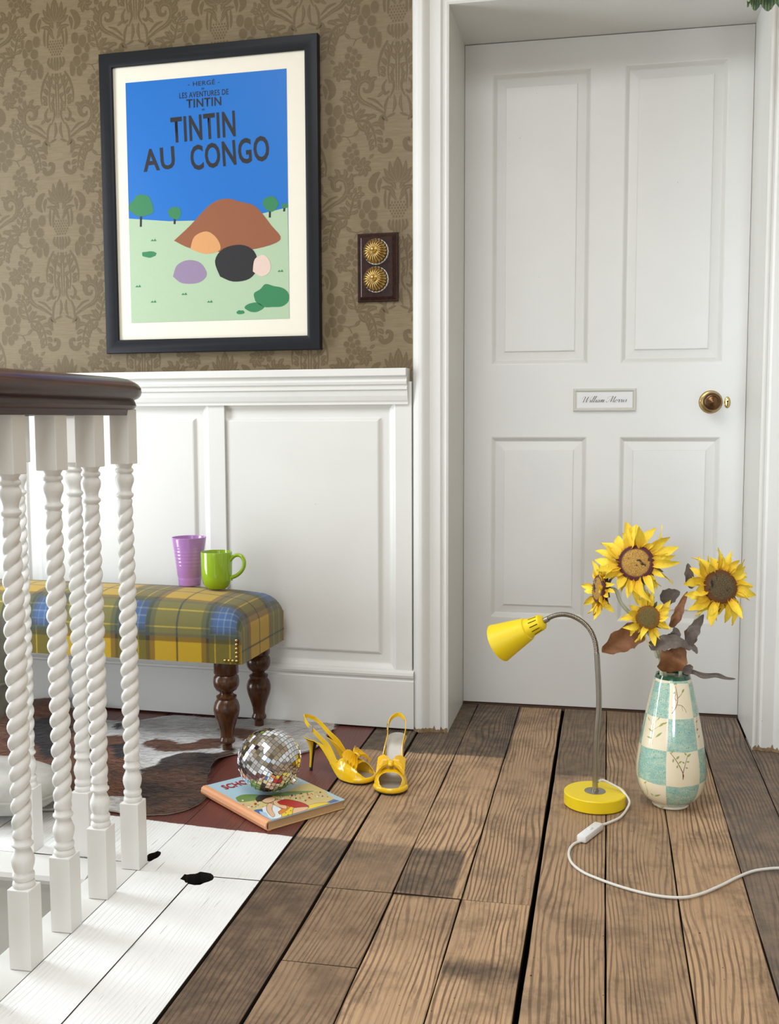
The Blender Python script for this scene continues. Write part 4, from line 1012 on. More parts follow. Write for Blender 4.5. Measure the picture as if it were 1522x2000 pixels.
# ================================================================== SHOES
m_patent = NT('yellow_patent_leather'); _v = m_patent.coord('Object'); _n = m_patent.noise(_v, 60, 3)
m_patent.set(m_patent.mix(_n, srgb(240, 190, 14), srgb(248, 204, 30)), .18, coat=.6); m_patent.bump(m_patent.noise(_v, 70, 2), .08, .002); m_patent = m_patent.m
m_insole = plain('silver_grey_insole', srgb(176, 172, 164), .42, var=.12, scale=50, metal=.25)
m_black = plain('black_rubber', (.014, .013, .013, 1), .5)
m_goldink = plain('worn_gold_stamp', srgb(176, 146, 60), .5, var=.2)
SL = .190
def sole_z(t):
    a = max(0, min(1, (t-.17)/.46)); s = a*a*(3-2*a); return .0875-.0065*min(1, t/.17)*.6-(.0875-.0045-.0039)*s
def half_w(t):
    P = [(0, .006), (.03, .0165), (.08, .0215), (.16, .0235), (.28, .0215), (.42, .0225), (.55, .029), (.68, .0365), (.78, .0385), (.86, .0360), (.93, .0285), (.97, .020), (1, .006)]
    for (a, b), (c, d) in zip(P[:-1], P[1:]):
        if a <= t <= c: f = (t-a)/(c-a); return b+(d-b)*f
    return .006
def up_h(t):
    P = [(0, .006), (.14, .008), (.24, .013), (.34, .030), (.42, .040), (.55, .046), (.66, .050), (.78, .043), (.88, .033), (.95, .026), (1, .018)]
    for (a, b), (c, d) in zip(P[:-1], P[1:]):
        if a <= t <= c: return b+(d-b)*(t-a)/(c-a)
    return .018
def cen(t): return .004*sin(pi*t)
def shoe(label, loc, rz, mirror=1, tilt=0):
    s = thing('slingback_shoe', label, 'shoe', loc, rz, 'pair of yellow shoes')
    # outsole and insole
    def slab(zo, th, k, name, mat):
        n = 40; vs = []; fs = []
        for i in range(n+1):
            t = i/n; w_ = half_w(t)*k; x = t*SL; z = sole_z(t)+zo; c = cen(t)*mirror
            vs += [(x, c-w_, z), (x, c+w_, z), (x, c+w_, z-th), (x, c-w_, z-th)]
        for i in range(n):
            for j in range(4): fs.append((i*4+j, i*4+4+j, i*4+4+(j+1)%4, i*4+(j+1)%4))
        fs += [(0,1,2,3), (n*4+3, n*4+2, n*4+1, n*4)]
        return MB().add(vs, fs).build(name, mat, s, 50)
    slab(0, .0035, .97, 'outsole', m_black); slab(.0026, .0024, .93, 'insole', m_insole)
    # upper
    n, m = 150, 72; vs = []; fs = []
    for i in range(n+1):
        t = i/n; w_ = half_w(t)+.0012; h = up_h(t); x = t*SL
        for j in range(m+1):
            p = -1+2*j/m; a = p*pi/2       # -90..90 deg across the foot
            yy = math.copysign(abs(sin(a))**.72, a)*w_; zz = h*abs(cos(a))**.80
            xo = (.0045*(1-zz/max(h, 1e-4)) if t > .93 else 0)
            vs.append((x+xo*0, cen(t)*mirror+yy, sole_z(t)+zz-.0012))
    for i in range(n):
        t = (i+.5)/n
        for j in range(m):
            p = abs(-1+2*(j+.5)/m)
            if t < .24: ok = p > .86
            elif t < .56: ok = p > .86-.30*min(1, (t-.24)/.16)-.10*max(0, (t-.4)/.16)
            elif t < .64: ok = p > .46-.46*((t-.56)/.08)**.6
            elif t < .82: ok = True
            else: ok = p > .54*sqrt(min(1, max(0, 1-((t-.905)/.085)**2))) if t < .905 else p > .54+.22*(t-.905)/.095
            if ok: fs.append((i*(m+1)+j, (i+1)*(m+1)+j, (i+1)*(m+1)+j+1, i*(m+1)+j+1))
    o = MB().add(vs, fs).build('upper', m_patent, s, 60)
    md = o.modifiers.new('thick', 'SOLIDIFY'); md.thickness = .0018; md.offset = -1; md2 = o.modifiers.new('sub', 'SUBSURF'); md2.levels = 1; md2.render_levels = 1
    # toe band round the front of the sole
    rim = [( (t*SL), sg*(half_w(t)+.0006)+cen(t)*mirror, sole_z(t)+.0055) for sg, ts in ((-1, [.84+.16*k/10 for k in range(11)]), (1, [1-.16*k/10 for k in range(11)])) for t in ts]
    MB().tube(rim, [.0042]*len(rim), 10, flat=1.5).build('toe_rim', m_patent, s, 60)
    # sling strap
    ta = .40
    def at(t, sg, hz, k=1.): return (t*SL, cen(t)*mirror+sg*(half_w(t)*k+.0006), sole_z(t)+hz)
    st = [at(.50, -1, .018, .93), at(.40, -1, .029, .93), (.052, -.0205, .096), (.030, -.0215, .113), (.010, -.0165, .127), (-.004, 0, .134), (.010, .0165, .127), (.030, .0215, .113), (.052, .0205, .096), at(.40, 1, .029, .93), at(.50, 1, .018, .93)]
    P = spline(st, 5); vs = []; fs = []; k = len(P)
    for i, p in enumerate(P):
        p = Vector(p); tn = (Vector(P[min(i+1, k-1)])-Vector(P[max(i-1, 0)])).normalized(); outw = Vector((p.x-.03, p.y*3, 0)).normalized() if abs(p.y) > .002 or True else Vector((-1,0,0))
        if p.x > .03: outw = Vector((0, math.copysign(1, p.y), 0))
        bi = tn.cross(outw).normalized(); outw = bi.cross(tn).normalized(); hw_ = .0046+.0075*min(1, abs(i/(k-1)-.5)*2)**4
        for a, b in ((-1, -1), (1, -1), (1, 1), (-1, 1)): vs.append(p+bi*hw_*a+outw*.0008*b)
    for i in range(k-1):
        for j in range(4): fs.append((i*4+j, i*4+4+j, i*4+4+(j+1)%4, i*4+(j+1)%4))
    fs += [(0,1,2,3), ((k-1)*4+3, (k-1)*4+2, (k-1)*4+1, (k-1)*4)]
    stp = MB().add(vs, fs).build('sling_strap', m_patent, s, 50)
    # elastic tab on the strap
    i0 = int(k*.30); q = Vector(P[i0]); 
    MB().cbox((q.x-.005, q.y-.0028, q.z-.008), (q.x+.005, q.y-.0012, q.z+.008), .0005).build('strap_elastic', m_insole, stp)
    # heel
    hs = [(.0030, .0038, .0042, .018), (.006, .0040, .0044, .018), (.03, .0048, .0052, .019), (.055, .0070, .0080, .0195), (.068, .0105, .0125, .020), (.077, .0155, .0170, .020), (.0835, .0185, .0195, .0205)]
    vs = []; fs = []; g = 20
    for z, ry, rx, x in hs:
        for j in range(g):
            a = 2*pi*j/g; xx = rx*cos(a); xx = min(xx, rx*.55); vs.append((x+xx-.006*(1-z/.085), cen(.1)*mirror+ry*sin(a), z))
    r_ = len(hs); fs = [(i*g+j, i*g+(j+1)%g, (i+1)*g+(j+1)%g, (i+1)*g+j) for i in range(r_-1) for j in range(g)]+[tuple(range((r_-1)*g, r_*g))]
    hl = MB().add(vs, fs).build('heel', m_patent, s, 50)
    MB().lathe([(.0042, 0), (.0044, .008), (.0040, .0085)], 14, T(.0125, cen(.1)*mirror, 0)).build('heel_tip', m_black, hl, 40)
    br = MB(); vs = []
    for z, ry, rx, x in hs[:-1]: vs += [(x+rx*.56-.006*(1-z/.085)+.0004, cen(.1)*mirror-ry*.8, z), (x+rx*.56-.006*(1-z/.085)+.0004, cen(.1)*mirror+ry*.8, z)]
    br.add(vs, [(2*i, 2*i+1, 2*i+3, 2*i+2) for i in range(len(hs)-2)]).build('heel_breast', m_black, hl)
    # gold stamp on the insole
    for k_ in range(3): MB().box((.062+.012*k_, -.005, sole_z(.36+.06*k_)+.0028), (.067+.012*k_, .005, sole_z(.36+.06*k_)+.0031), ).build('insole_stamp', m_goldink, s)
    # pleated bow
    bz = sole_z(.73)+up_h(.73)+.0025; bxp = .74*SL
    for sg in (-1, 1):
        vs = []; fs = []; npl = 11
        for i in range(npl+1):
            f = i/npl; xx = -.019+.038*f; zig = (1 if i % 2 else -1)*.0042
            for j, (ly, sp_, zz) in enumerate(((.003, .40, .004), (.010, .60, .0075), (.018, .85, .0065), (.026, 1.08, .001), (.032, 1.22, -.006))):
                vs.append((bxp+xx*sp_+ .002*(ly/.038), sg*ly+cen(.74)*mirror, bz+zz-xx*sp_*.55+zig*min(1, ly/.014)+.003))
        for i in range(npl):
            for j in range(4): fs.append((i*5+j, (i+1)*5+j, (i+1)*5+j+1, i*5+j+1))
        o = MB().add(vs, fs).build('bow_pleats', m_patent, s)
        md = o.modifiers.new('thick', 'SOLIDIFY'); md.thickness = .0014
    kx = []
    for i in range(9):
        a = pi*i/8; kx.append((bxp-.0125*cos(a), bz+.002+.0105*sin(a)))
    vs = []; 
    for x, z in kx: vs += [(x, -.0052+cen(.74)*mirror, z), (x, .0052+cen(.74)*mirror, z)]
    o = MB().add(vs, [(2*i, 2*i+1, 2*i+3, 2*i+2) for i in range(8)]).build('bow_knot', m_patent, s, 60); md = o.modifiers.new('thick', 'SOLIDIFY'); md.thickness = .0018
    return s
h1 = fl(609.7, 1507.5); t1 = fl(716, 1529); a1 = atan2(t1.y-h1.y, t1.x-h1.x)
shoe('yellow patent slingback shoe with pleated bow, turned sideways beside the mirror ball', (h1.x-.012*cos(a1)-.006, h1.y-.012*sin(a1)+.008, .0012), a1, 1)
t2 = fl(760, 1553); hs2 = fl(776, 1432, .088); a2 = atan2(t2.y-hs2.y, t2.x-hs2.x)
shoe('yellow patent slingback shoe with pleated bow, toe pointing out onto the bare boards', (t2.x-.188*cos(a2)+.003, t2.y-.188*sin(a2)-.002, .0012), a2, -1)
# ================================================================== DESK LAMP
b_ = [fl(1101, 1573), fl(1224, 1573)]; RBASE = .0685
lc = Vector((-.0155, 2.318, 0))
lamp = thing('desk_lamp', 'yellow gooseneck desk lamp with round base and cone shade standing on the bare boards', 'lamp', (lc.x, lc.y, .0012))
m_ylw = plain('yellow_lacquer', srgb(236, 206, 22), .42, var=.03, scale=30)
m_steel = plain('brushed_steel', srgb(168, 164, 154), .34, 1., var=.1, scale=80)
def spring():
    t = NT('coiled_steel'); t.set(srgb(150, 144, 132), .32, 1.); return t.m
MB().lathe([(.060, 0), (.066, .001), (RBASE, .003), (RBASE, .0275), (RBASE-.002, .0295), (.025, .0298)], 64).build('base', m_ylw, lamp, 30)
MB().lathe([(.0235, .029), (.0235, .0306), (.0225, .031), (.008, .0312), (.008, .036)], 40).build('base_disc', m_steel, lamp, 30)
LP = lambda x, y, d=0.: py(x, y, lc.y+d)-lc
pole = [LP(1163, 1550), LP(1163.5, 1500), LP(1165, 1450), LP(1168, 1410), LP(1170, 1385), LP(1170, 1350), LP(1168, 1310), LP(1166, 1277)]
pole[0] = Vector((0, 0, .03)); pole = spline([tuple(p) for p in pole], 6)
MB().tube(pole, .0062, 16, up=Vector((0, 1, 0))).build('stem', m_steel, lamp, 60)
gn = spline([tuple(LP(*p)) for p in [(1166, 1278), (1163, 1255), (1154, 1233), (1140, 1217), (1122, 1206), (1103, 1201), (1085, 1203), (1068, 1210), (1058, 1216)]], 22)
MB().tube(gn, [.0056 if (i//1) % 3 else .0047 for i in range(len(gn))], 14, up=Vector((0, 1, 0))).build('gooseneck', spring(), lamp, 60)
# shade: axis from neck to mouth
n0_ = LP(1060, 1215); n1_ = LP(984, 1252, .030)
ax = (n1_-n0_).normalized(); rq = ax.to_track_quat('Z', 'Y').to_matrix().to_4x4()
sl = (n1_-n0_).length+.012
SM = T(n0_)@rq
shp = [(.0, -.004), (.010, -.004), (.0135, -.002), (.0175, .002), (.0205, .030), (.0225, .0385), (.0255, .040), (.0265, .043), (.0440, sl), (.0448, sl+.0015), (.0436, sl+.002), (.0425, sl-.001), (.0245, .045), (.018, .03)]
shade = MB().lathe(shp, 56, close=False).build('shade', m_ylw, lamp, 35, M=SM)
MB().lathe([(0, -.016), (.0062, -.016), (.0064, .0), (.0064, .002)], 16).build('neck_ferrule', m_steel, shade, 40, M=SM)
for k in range(12):
    a = 2*pi*k/12; r0, r1 = .0181, .0204
    MB().add([(r0*cos(a)-sin(a)*s, r0*sin(a)+cos(a)*s, .006) for s in (-.0009, .0009)]+[(r1*cos(a)-sin(a)*s, r1*sin(a)+cos(a)*s, .026) for s in (.0009, -.0009)], [(0,1,2,3)]).build('vent_slot', m_dark, shade, M=SM@Matrix.Diagonal((1.02, 1.02, 1, 1)))
MB().lathe([(.010, .03), (.016, .04), (.018, .055), (.013, .068), (0, .072)], 24).build('bulb', plain('frosted_bulb_glass', srgb(230, 228, 220), .3), shade, 60, M=SM)
# flex
m_flex = plain('white_flex', srgb(224, 222, 214), .45, var=.03)
cp = [LP(1168, 1532)+lc, py(1178, 1526, lc.y+.02), py(1196, 1530, lc.y+.012)]
cp = [Vector((lc.x+.006, lc.y+.004, .050)), Vector((lc.x+.016, lc.y+.012, .052)), Vector((lc.x+.036, lc.y+.012, .044)), Vector((lc.x+.058, lc.y+.002, .0352)), Vector((lc.x+.0745, lc.y-.020, .020))]
flp = [(1224, 1582), (1212, 1597), (1194, 1606), (1176, 1613)]
cp2 = [fl(*p, .0045) for p in flp]
sws, swe = fl(1170, 1616, .006), fl(1136, 1642, .006)
cp3 = [fl(*p, .0038) for p in [(1134, 1644), (1122, 1649), (1113, 1660), (1112, 1675), (1120, 1690), (1140, 1705), (1165, 1716), (1200, 1729), (1240, 1741), (1280, 1750), (1315, 1754), (1345, 1753), (1375, 1745), (1410, 1730), (1440, 1715), (1470, 1703), (1500, 1698), (1530, 1697), (1590, 1702), (1660, 1690)]]+[Vector((.78, 2.06, .004)), Vector((1.0, 2.2, .004)), Vector((1.21, 2.24, .004))]
for i, seg_ in enumerate((cp+cp2+[sws], [swe]+cp3)):
    pts = spline([tuple(p-lc) for p in seg_], 6); MB().tube(pts, .0027, 10).build('flex', m_flex, lamp, 60)
sd_ = (swe-sws); sl_ = sd_.length; sd_.normalize(); sy_ = Vector((0,0,1)).cross(sd_)
m_swp = plain('white_switch_plastic', srgb(232, 232, 230), .3, var=.02)
SWM = frame((sws+swe)/2-lc+Vector((0, 0, .0015)), sd_, sy_, (0, 0, 1))
isw = MB().cbox((-sl_/2-.002, -.0105, -.0065), (sl_/2+.002, .0105, .0085), .0035).build('inline_switch', m_swp, lamp, 40, M=SWM)
MB().cbox((-.007, -.0035, .0080), (.007, .0035, .0105), .0012).build('rocker', m_swp, isw, 40, M=SWM)

# ================================================================== VASE
vc = Vector((.1495, 2.352, 0))
vase = thing('vase', 'tall tapering ceramic vase with cream and turquoise checks and painted sprigs', 'vase', (vc.x, vc.y, .0012))
vprof = [(.0385, 0), (.0400, .002), (.0395, .006), (.0430, .010), (.0560, .019), (.0660, .032), (.0725, .048), (.0755, .066), (.0762, .084), (.0750, .104), (.0700, .140), (.0625, .182), (.0545, .222), (.0465, .260), (.0405, .284), (.0372, .294)]
VP = spline(vprof, 5)
def vr(z):
    for (a, b), (c, d) in zip(VP[:-1], VP[1:]):
        if b <= z <= d: return a+(c-a)*(z-b)/max(1e-9, d-b)
    return VP[-1][0]
# check grid: column edges by angle, row edges by height
CA0 = -1.766; NC = 6
def vase_mat():
    t = NT('checked_vase_glaze'); v = t.coord('Object'); x, y, z = t.sep(v)
    ang = t.math('ARCTAN2', y, x); wob = t.math('MULTIPLY_ADD', t.noise(v, 16, 2), .06, -.03)
    col = t.math('FLOOR', t.math('MULTIPLY', t.math('ADD', t.math('SUBTRACT', ang, CA0), wob), NC/(2*pi)))
    zz = t.math('ADD', z, t.math('MULTIPLY_ADD', t.noise(v, 20, 2), .008, -.004))
    r1 = t.math('ADD', t.math('GREATER_THAN', zz, .066), t.math('GREATER_THAN', zz, .140)); row = t.math('ADD', r1, t.math('GREATER_THAN', zz, .209)); row = t.math('ADD', row, t.math('GREATER_THAN', zz, .284))
    ck = t.math('MODULO', t.math('ADD', t.math('ADD', col, row), 41.), 2.)
    n = t.noise(v, 30, 3); s1 = t.noise(v, 420, 2, .8); s2 = t.noise(t.mapping(v, (1, 1, 2.5)), 40, 3)
    cream = t.mix(n, srgb(246, 238, 214), srgb(238, 222, 184))
    tq = t.mix(t.sstep(s2, .35, .7), srgb(152, 196, 184), srgb(184, 210, 188)); tq = t.mix(t.math('MULTIPLY', t.sstep(n, .5, .75), .6), tq, srgb(118, 178, 178))
    tq = t.mix(t.math('MULTIPLY', t.sstep(s1, .56, .66), .7), tq, srgb(52, 96, 74)); tq = t.mix(t.math('MULTIPLY', t.sstep(t.noise(v, 260, 2), .6, .7), .5), tq, srgb(222, 226, 196))
    c = t.mix(ck, cream, tq)
    c = t.mix(t.math('GREATER_THAN', z, .2885), c, srgb(34, 84, 62)); c = t.mix(t.math('LESS_THAN', z, .0075), c, srgb(236, 230, 214))
    t.set(c, .1, coat=.7); return t.m
inner = [(r-.004, z) for r, z in reversed(VP) if z > .02]
MB().lathe(VP+[(.0362, .2965), (.0345, .2955)]+inner+[(0, .02)], 96).build('vase_body', vase_mat(), vase, 60)
# painted sprigs lie on the glaze
def on_vase(a, z): r = vr(z)+.0003; return Vector((r*cos(a), r*sin(a), z))
def vstroke(mb, pts, wd):
    P = spline(pts, 5); vs = []; m = len(P)
    for i, (a, z) in enumerate(P):
        q = P[min(i+1, m-1)]; p = P[max(i-1, 0)]; r = vr(z); da, dz = (q[0]-p[0])*r, q[1]-p[1]; L_ = max(1e-9, math.hypot(da, dz)); f = i/(m-1); k = min(len(wd)-2, int(f*(len(wd)-1))); ww = wd[k]+(wd[k+1]-wd[k])*(f*(len(wd)-1)-k)
        vs += [on_vase(a-dz/L_*ww/2/r, z+da/L_*ww/2), on_vase(a+dz/L_*ww/2/r, z-da/L_*ww/2)]
    mb.add(vs, [(2*i, 2*i+1, 2*i+3, 2*i+2) for i in range(m-1)])
def vpx(x, y):      # photo pixel -> (angle, height) on the vase
    d = ray(x, y); o_ = CAM-vc-Vector((0, 0, .0012)); z = .15
    for it in range(12):
        R_ = vr(max(.001, min(.293, z))); A_ = d.x*d.x+d.y*d.y; B_ = o_.x*d.x+o_.y*d.y; C_ = o_.x**2+o_.y**2-R_*R_
        q = B_*B_-A_*C_; s = (-B_-sqrt(max(0, q)))/A_; z = o_.z+s*d.z
    p = o_+d*s; a = atan2(p.y, p.x); return a if a < 0 else a-2*pi, max(.002, min(.29, z))
VC = lambda x, y: vpx(1220+x/6.25, 1280+y/6.25)
m_sp1, m_sp2, m_sp3 = flat_mat('sprig_brown', (112, 66, 48), .15), flat_mat('sprig_green', (158, 172, 96), .15), flat_mat('sprig_dark', (72, 58, 44), .15)
def sprig(strokes, leaves, ms, ml):
    mb = MB()
    for pts, wd in strokes: vstroke(mb, [VC(*p) for p in pts], [w_/1000 for w_ in wd])
    mb.build('painted_sprig', ms, vase, recalc=False)
    mb = MB()
    for (x, y, dx, dy, w_) in leaves: vstroke(mb, [VC(x, y), VC(x+dx/2, y+dy/2), VC(x+dx, y+dy)], [.0004, w_/1000, .0004])
    mb.build('painted_leaves', ml, vase, recalc=False)
sprig([([(580, 710), (630, 630), (650, 540), (635, 430), (620, 370)], (1.4, 1.2, 1, .6)), ([(645, 530), (690, 480), (715, 440)], (1, .7)), ([(636, 555), (612, 520), (628, 470)], (.9, .6)), ([(645, 605), (700, 615), (740, 660), (755, 700)], (1, .7)), ([(605, 665), (580, 630)], (.9, .6)), ([(700, 615), (710, 680)], (.6, .4))],
      [(605, 360, 20, -30, 4.5), (700, 455, 30, -45, 5), (595, 470, 30, -25, 5), (620, 345, 20, 10, 3)], m_sp1, m_sp2)
sprig([([(342, 1085), (338, 960), (350, 880), (310, 780)], (.7, .8, .5)), ([(345, 915), (430, 860), (510, 820)], (.7, .5)), ([(350, 850), (430, 750)], (.5, .4))],
      [(310, 800, -20, -50, 3), (420, 870, 70, -50, 5), (345, 930, -50, -40, 4), (380, 1000, 80, -60, 4.5), (335, 1010, -60, -20, 4), (400, 790, 40, -40, 2.5), (480, 840, 40, -25, 3)], m_sp2, m_sp2)
sprig([([(715, 1440), (660, 1330), (600, 1240), (555, 1185)], (1.6, 1.2, .9)), ([(715, 1440), (745, 1320), (775, 1210)], (1.4, 1, .8)), ([(715, 1520), (718, 1470), (712, 1440)], (1, 3.2, 1.2))],
      [(570, 1200, 30, -50, 4), (630, 1270, 40, -40, 5), (600, 1260, -10, 50, 4), (660, 1320, 40, -30, 4), (770, 1240, 40, -40, 5), (760, 1220, -30, -30, 4), (755, 1300, 40, 0, 4), (745, 1370, 30, 10, 4), (650, 1340, -10, 40, 4), (735, 1320, -30, -20, 4)], m_sp1, m_sp2)
sprig([([(310, 1800), (285, 1690), (250, 1550)], (.7, .6, .4)), ([(320, 1800), (390, 1700)], (.6, .5)), ([(285, 1690), (270, 1620)], (.5, .4))],
      [(370, 1720, 70, -20, 4), (380, 1860, 110, -10, 5), (240, 1560, 30, -20, 3), (220, 1700, 10, -50, 3), (350, 1700, -30, -10, 3)], m_sp2, m_sp2)
sprig([([(885, 960), (880, 870), (880, 740)], (.8, .7, .5))], [(875, 720, 10, -10, 3), (870, 820, 20, -30, 3.5), (880, 920, 20, -30, 4), (900, 1010, 15, -40, 4)], m_sp1, flat_mat('sprig_pink', (176, 120, 120), .15))

# ================================================================== SUNFLOWERS
def petal_mat():
    t = NT('dried_sunflower_petal'); v = t.coord('Object'); x, y, z = t.sep(v); n = t.noise(t.mapping(v, (.15, 1, 1)), 500, 3, .6); rnd = t.node('ShaderNodeObjectInfo').outputs['Random']
    c = t.mix(t.sstep(x, .035, .0), srgb(246, 218, 70), srgb(232, 184, 40)); c = t.mix(t.sstep(x, .0, .014), srgb(196, 124, 30), c); c = t.mix(t.math('MULTIPLY', rnd, .35), c, srgb(228, 184, 44)); c = t.mix(t.math('MULTIPLY', t.sstep(n, .5, .8), .3), c, srgb(168, 112, 20))
    t.set(c, .6, spec=.3); t.p.inputs['Subsurface Weight'].default_value = 0; t.bump(n, .4, .0012); return t.m
m_petal = petal_mat()
def petal_me(seed, l=.050, w_=.0112):
    random.seed(seed); n, m = 9, 4; vs = []; cur = random.uniform(-1.2, 1.6); twt = random.uniform(-1.2, 1.2); pk = random.uniform(.4, .65); tipb = random.uniform(-1.6, 1.6)
    for i in range(n+1):
        t = i/n; wd = w_*(sin(pi*min(1, t**(.8)))**.75*.9+.10*(1-t)) if t < 1 else .0008
        for j in range(m+1):
            s = -1+2*j/m; x = l*t; y = wd*s+.006*tipb*t*t; z = .006*cur*sin(pi*t*.9)-.012*cur*t*t+.0035*s*s*(1-t*.5)+.0012*sin(t*17+s*3+seed)
            a = twt*t; vs.append((x, y*cos(a)-z*sin(a)*.6, z+y*sin(a)))
    fs = [(i*(m+1)+j, (i+1)*(m+1)+j, (i+1)*(m+1)+j+1, i*(m+1)+j+1) for i in range(n) for j in range(m)]
    mb = MB().add(vs, fs); me = bpy.data.meshes.new('petal'); me.from_pydata(vs, [], fs); me.materials.append(m_petal)
    for p in me.polygons: p.use_smooth = True
    return me
PET = [petal_me(k) for k in range(12)]
def seed_mat(name, a, b, c, ring):
    t = NT(name); v = t.coord('Object'); x, y, z = t.sep(v); r = t.math('SQRT', t.math('ADD', t.math('MULTIPLY', x, x), t.math('MULTIPLY', y, y)))
    vo = t.node('ShaderNodeVectorMath', operation='ADD'); t.link(v, vo.inputs[0]); rr_ = t.node('ShaderNodeObjectInfo').outputs['Random']; t.link(t.comb(t.math('MULTIPLY', rr_, 9.), rr_, 0.), vo.inputs[1]); n = t.noise(v, 520, 2, .8); m = t.noise(vo.outputs[0], 45, 2); k = t.mix(t.sstep(n, .4, .62), srgb(*a), srgb(*b)); k = t.mix(t.sstep(m, .60, .66), k, srgb(*c))
    k = t.mix(t.sstep(r, .026, .031), k, t.mix(n, srgb(*ring), srgb(*[q*.6 for q in ring])))
    t.set(k, .85); t.bump(n, .9, .003); return t.m
m_s1 = seed_mat('golden_seed_head', (206, 164, 82), (150, 108, 48), (60, 36, 30), (112, 56, 62)); m_s2 = seed_mat('dark_seed_head', (74, 60, 52), (120, 104, 64), (44, 34, 38), (130, 82, 40)); m_s3 = seed_mat('green_gold_seed_head', (140, 122, 66), (92, 78, 48), (150, 110, 50), (176, 122, 44))
m_calyx = plain('dried_green_calyx', srgb(96, 100, 66), .8, var=.3); m_stem = plain('pale_green_stem', srgb(196, 200, 172), .6, var=.12)
m_lf1 = NT('dry_brown_leaf'); _v = m_lf1.coord('Object'); _n = m_lf1.noise(_v, 60, 4, .7); m_lf1.set(m_lf1.mix(_n, srgb(96, 62, 40), srgb(164, 112, 70)), .6); m_lf1.bump(_n, .6, .004); m_lf1 = m_lf1.m
m_lf2 = NT('dry_grey_leaf'); _v = m_lf2.coord('Object'); _n = m_lf2.noise(_v, 60, 4, .7); m_lf2.set(m_lf2.mix(_n, srgb(62, 56, 52), srgb(134, 122, 112)), .7); m_lf2.bump(_n, .6, .004); m_lf2 = m_lf2.m
def leaf_part(parent, o0, pts, wd, mat, fold=.35, roll=0., seed=0, nrm=None):
    """leaf along 3-D points, width in metres"""
    random.seed(seed); P = [Vector(p) for p in spline([tuple(q) for q in pts], 5)]; n = len(P)-1; m = 8; vs = []
    nrm = (nrm or (-FW)).normalized()
    for i, p in enumerate(P):
        tn = (P[min(i+1, n)]-P[max(i-1, 0)]).normalized(); sd2 = tn.cross(nrm).normalized(); up2 = sd2.cross(tn); f = i/n
        ww = wd*(sin(pi*f**.75)**.8)*.5+.0006; ww *= 1+.10*sin(f*23+seed)
        a = roll*(.3+f); s2 = sd2*cos(a)+up2*sin(a); u2 = up2*cos(a)-sd2*sin(a)
        for j in range(m+1):
            s = -1+2*j/m; vs.append(p+s2*(ww*s)+u2*(fold*ww*abs(s)+.0030*sin(f*19+abs(s)*5+seed)*min(1, ww/.01)*abs(s))-o0)
    return MB().add(vs, [(i*(m+1)+j, (i+1)*(m+1)+j, (i+1)*(m+1)+j+1, i*(m+1)+j+1) for i in range(n) for j in range(m)]).build('leaf', mat, parent, 80, recalc=False)
def sunflower(label, px_, yoff, face, sc, npet, ms, stem, seed, leaves=(), drop=0.):
    h = py(*px_, vc.y+yoff); base = Vector((vc.x+stem[0], vc.y+stem[1], .05))
    s = thing('sunflower', label, 'flower', base, 0, 'sunflowers in the vase')
    face = Vector(face).normalized(); random.seed(seed)
    q = face.to_track_quat('Z', 'Y').to_matrix().to_4x4(); HM = T(h-base)@q@Matrix.Scale(sc, 4)
    back = h-face*.02*sc
    via = [Vector((0, 0, 0))]+[py(x, y, vc.y+yo)-base for x, y, yo in stem[2]]+[back-face*.02-base, back-base]
    P = spline([tuple(p) for p in via], 6); MB().tube(P, [.0042]*len(P), 10).build('stem', m_stem, s, 60)
    d = MB().lathe([(.006, -.022), (.020, -.016), (.034, -.006), (.0375, .001), (.0365, .005), (.031, .0065), (.027, .0085), (.020, .0105), (.010, .0118), (0, .012)], 48).build('seed_head', ms, s, 60)
    d.matrix_local = HM
    mbc = MB()
    for k in range(14):
        a = 2*pi*k/14+.2; ca, sa = cos(a), sin(a); l = .030+.010*random.random()
        R_ = lambda x, y, z: (x*ca-y*sa, x*sa+y*ca, z)
        mbc.add([R_(.018, -.008, -.014), R_(.018, .008, -.014), R_(.018+l*.6, .007, -.010), R_(.018+l, 0, -.006-.01*random.random()), R_(.018+l*.6, -.007, -.010)], [(0,1,2,3,4)])
    mbc.build('calyx', m_calyx, d)
    for lay in range(2):
        n = npet if lay == 0 else int(npet*.7)
        for k in range(n):
            a = 2*pi*(k+.5*lay)/n+random.gauss(0, .14); f = random.uniform(.62, 1.2)*(1 if lay else 1.06)
            if drop and random.random() < drop: f *= .45
            o = bpy.data.objects.new('petal', random.choice(PET)); COL.objects.link(o); o.parent = d
            o.matrix_local = RZ(a)@T(.031, 0, -.002+.003*lay)@RZ(random.gauss(0, .22))@RY(random.gauss(-.10+.16*(1-lay), .38))@RX(random.gauss(0, .5))@Matrix.Diagonal((f, random.uniform(.7, 1.2)*f**.5, f, 1))
    mr = MB()                                   # ring of small bracts round the disc
    for k in range(40):
        a = 2*pi*k/40+random.gauss(0, .05); r0 = .0325; l = random.uniform(.004, .008); tz = random.uniform(.004, .010); c_, s_ = cos(a), sin(a); w2 = .0016
        mr.add([(r0*c_-s_*w2, r0*s_+c_*w2, .002), (r0*c_+s_*w2, r0*s_-c_*w2, .002), ((r0+l)*c_, (r0+l)*s_, tz)], [(0, 1, 2)])
    mr.build('disc_florets', ms, d)
    for (pts, wd, mat, fold, roll) in leaves:
        leaf_part(s, base, [py(x, y, vc.y+yo) for x, y, yo in pts], wd, mat, fold, roll, seed+len(pts)+int(pts[0][0]))
    return s
toC = (CAM-Vector((vc.x, vc.y, .5))).normalized()
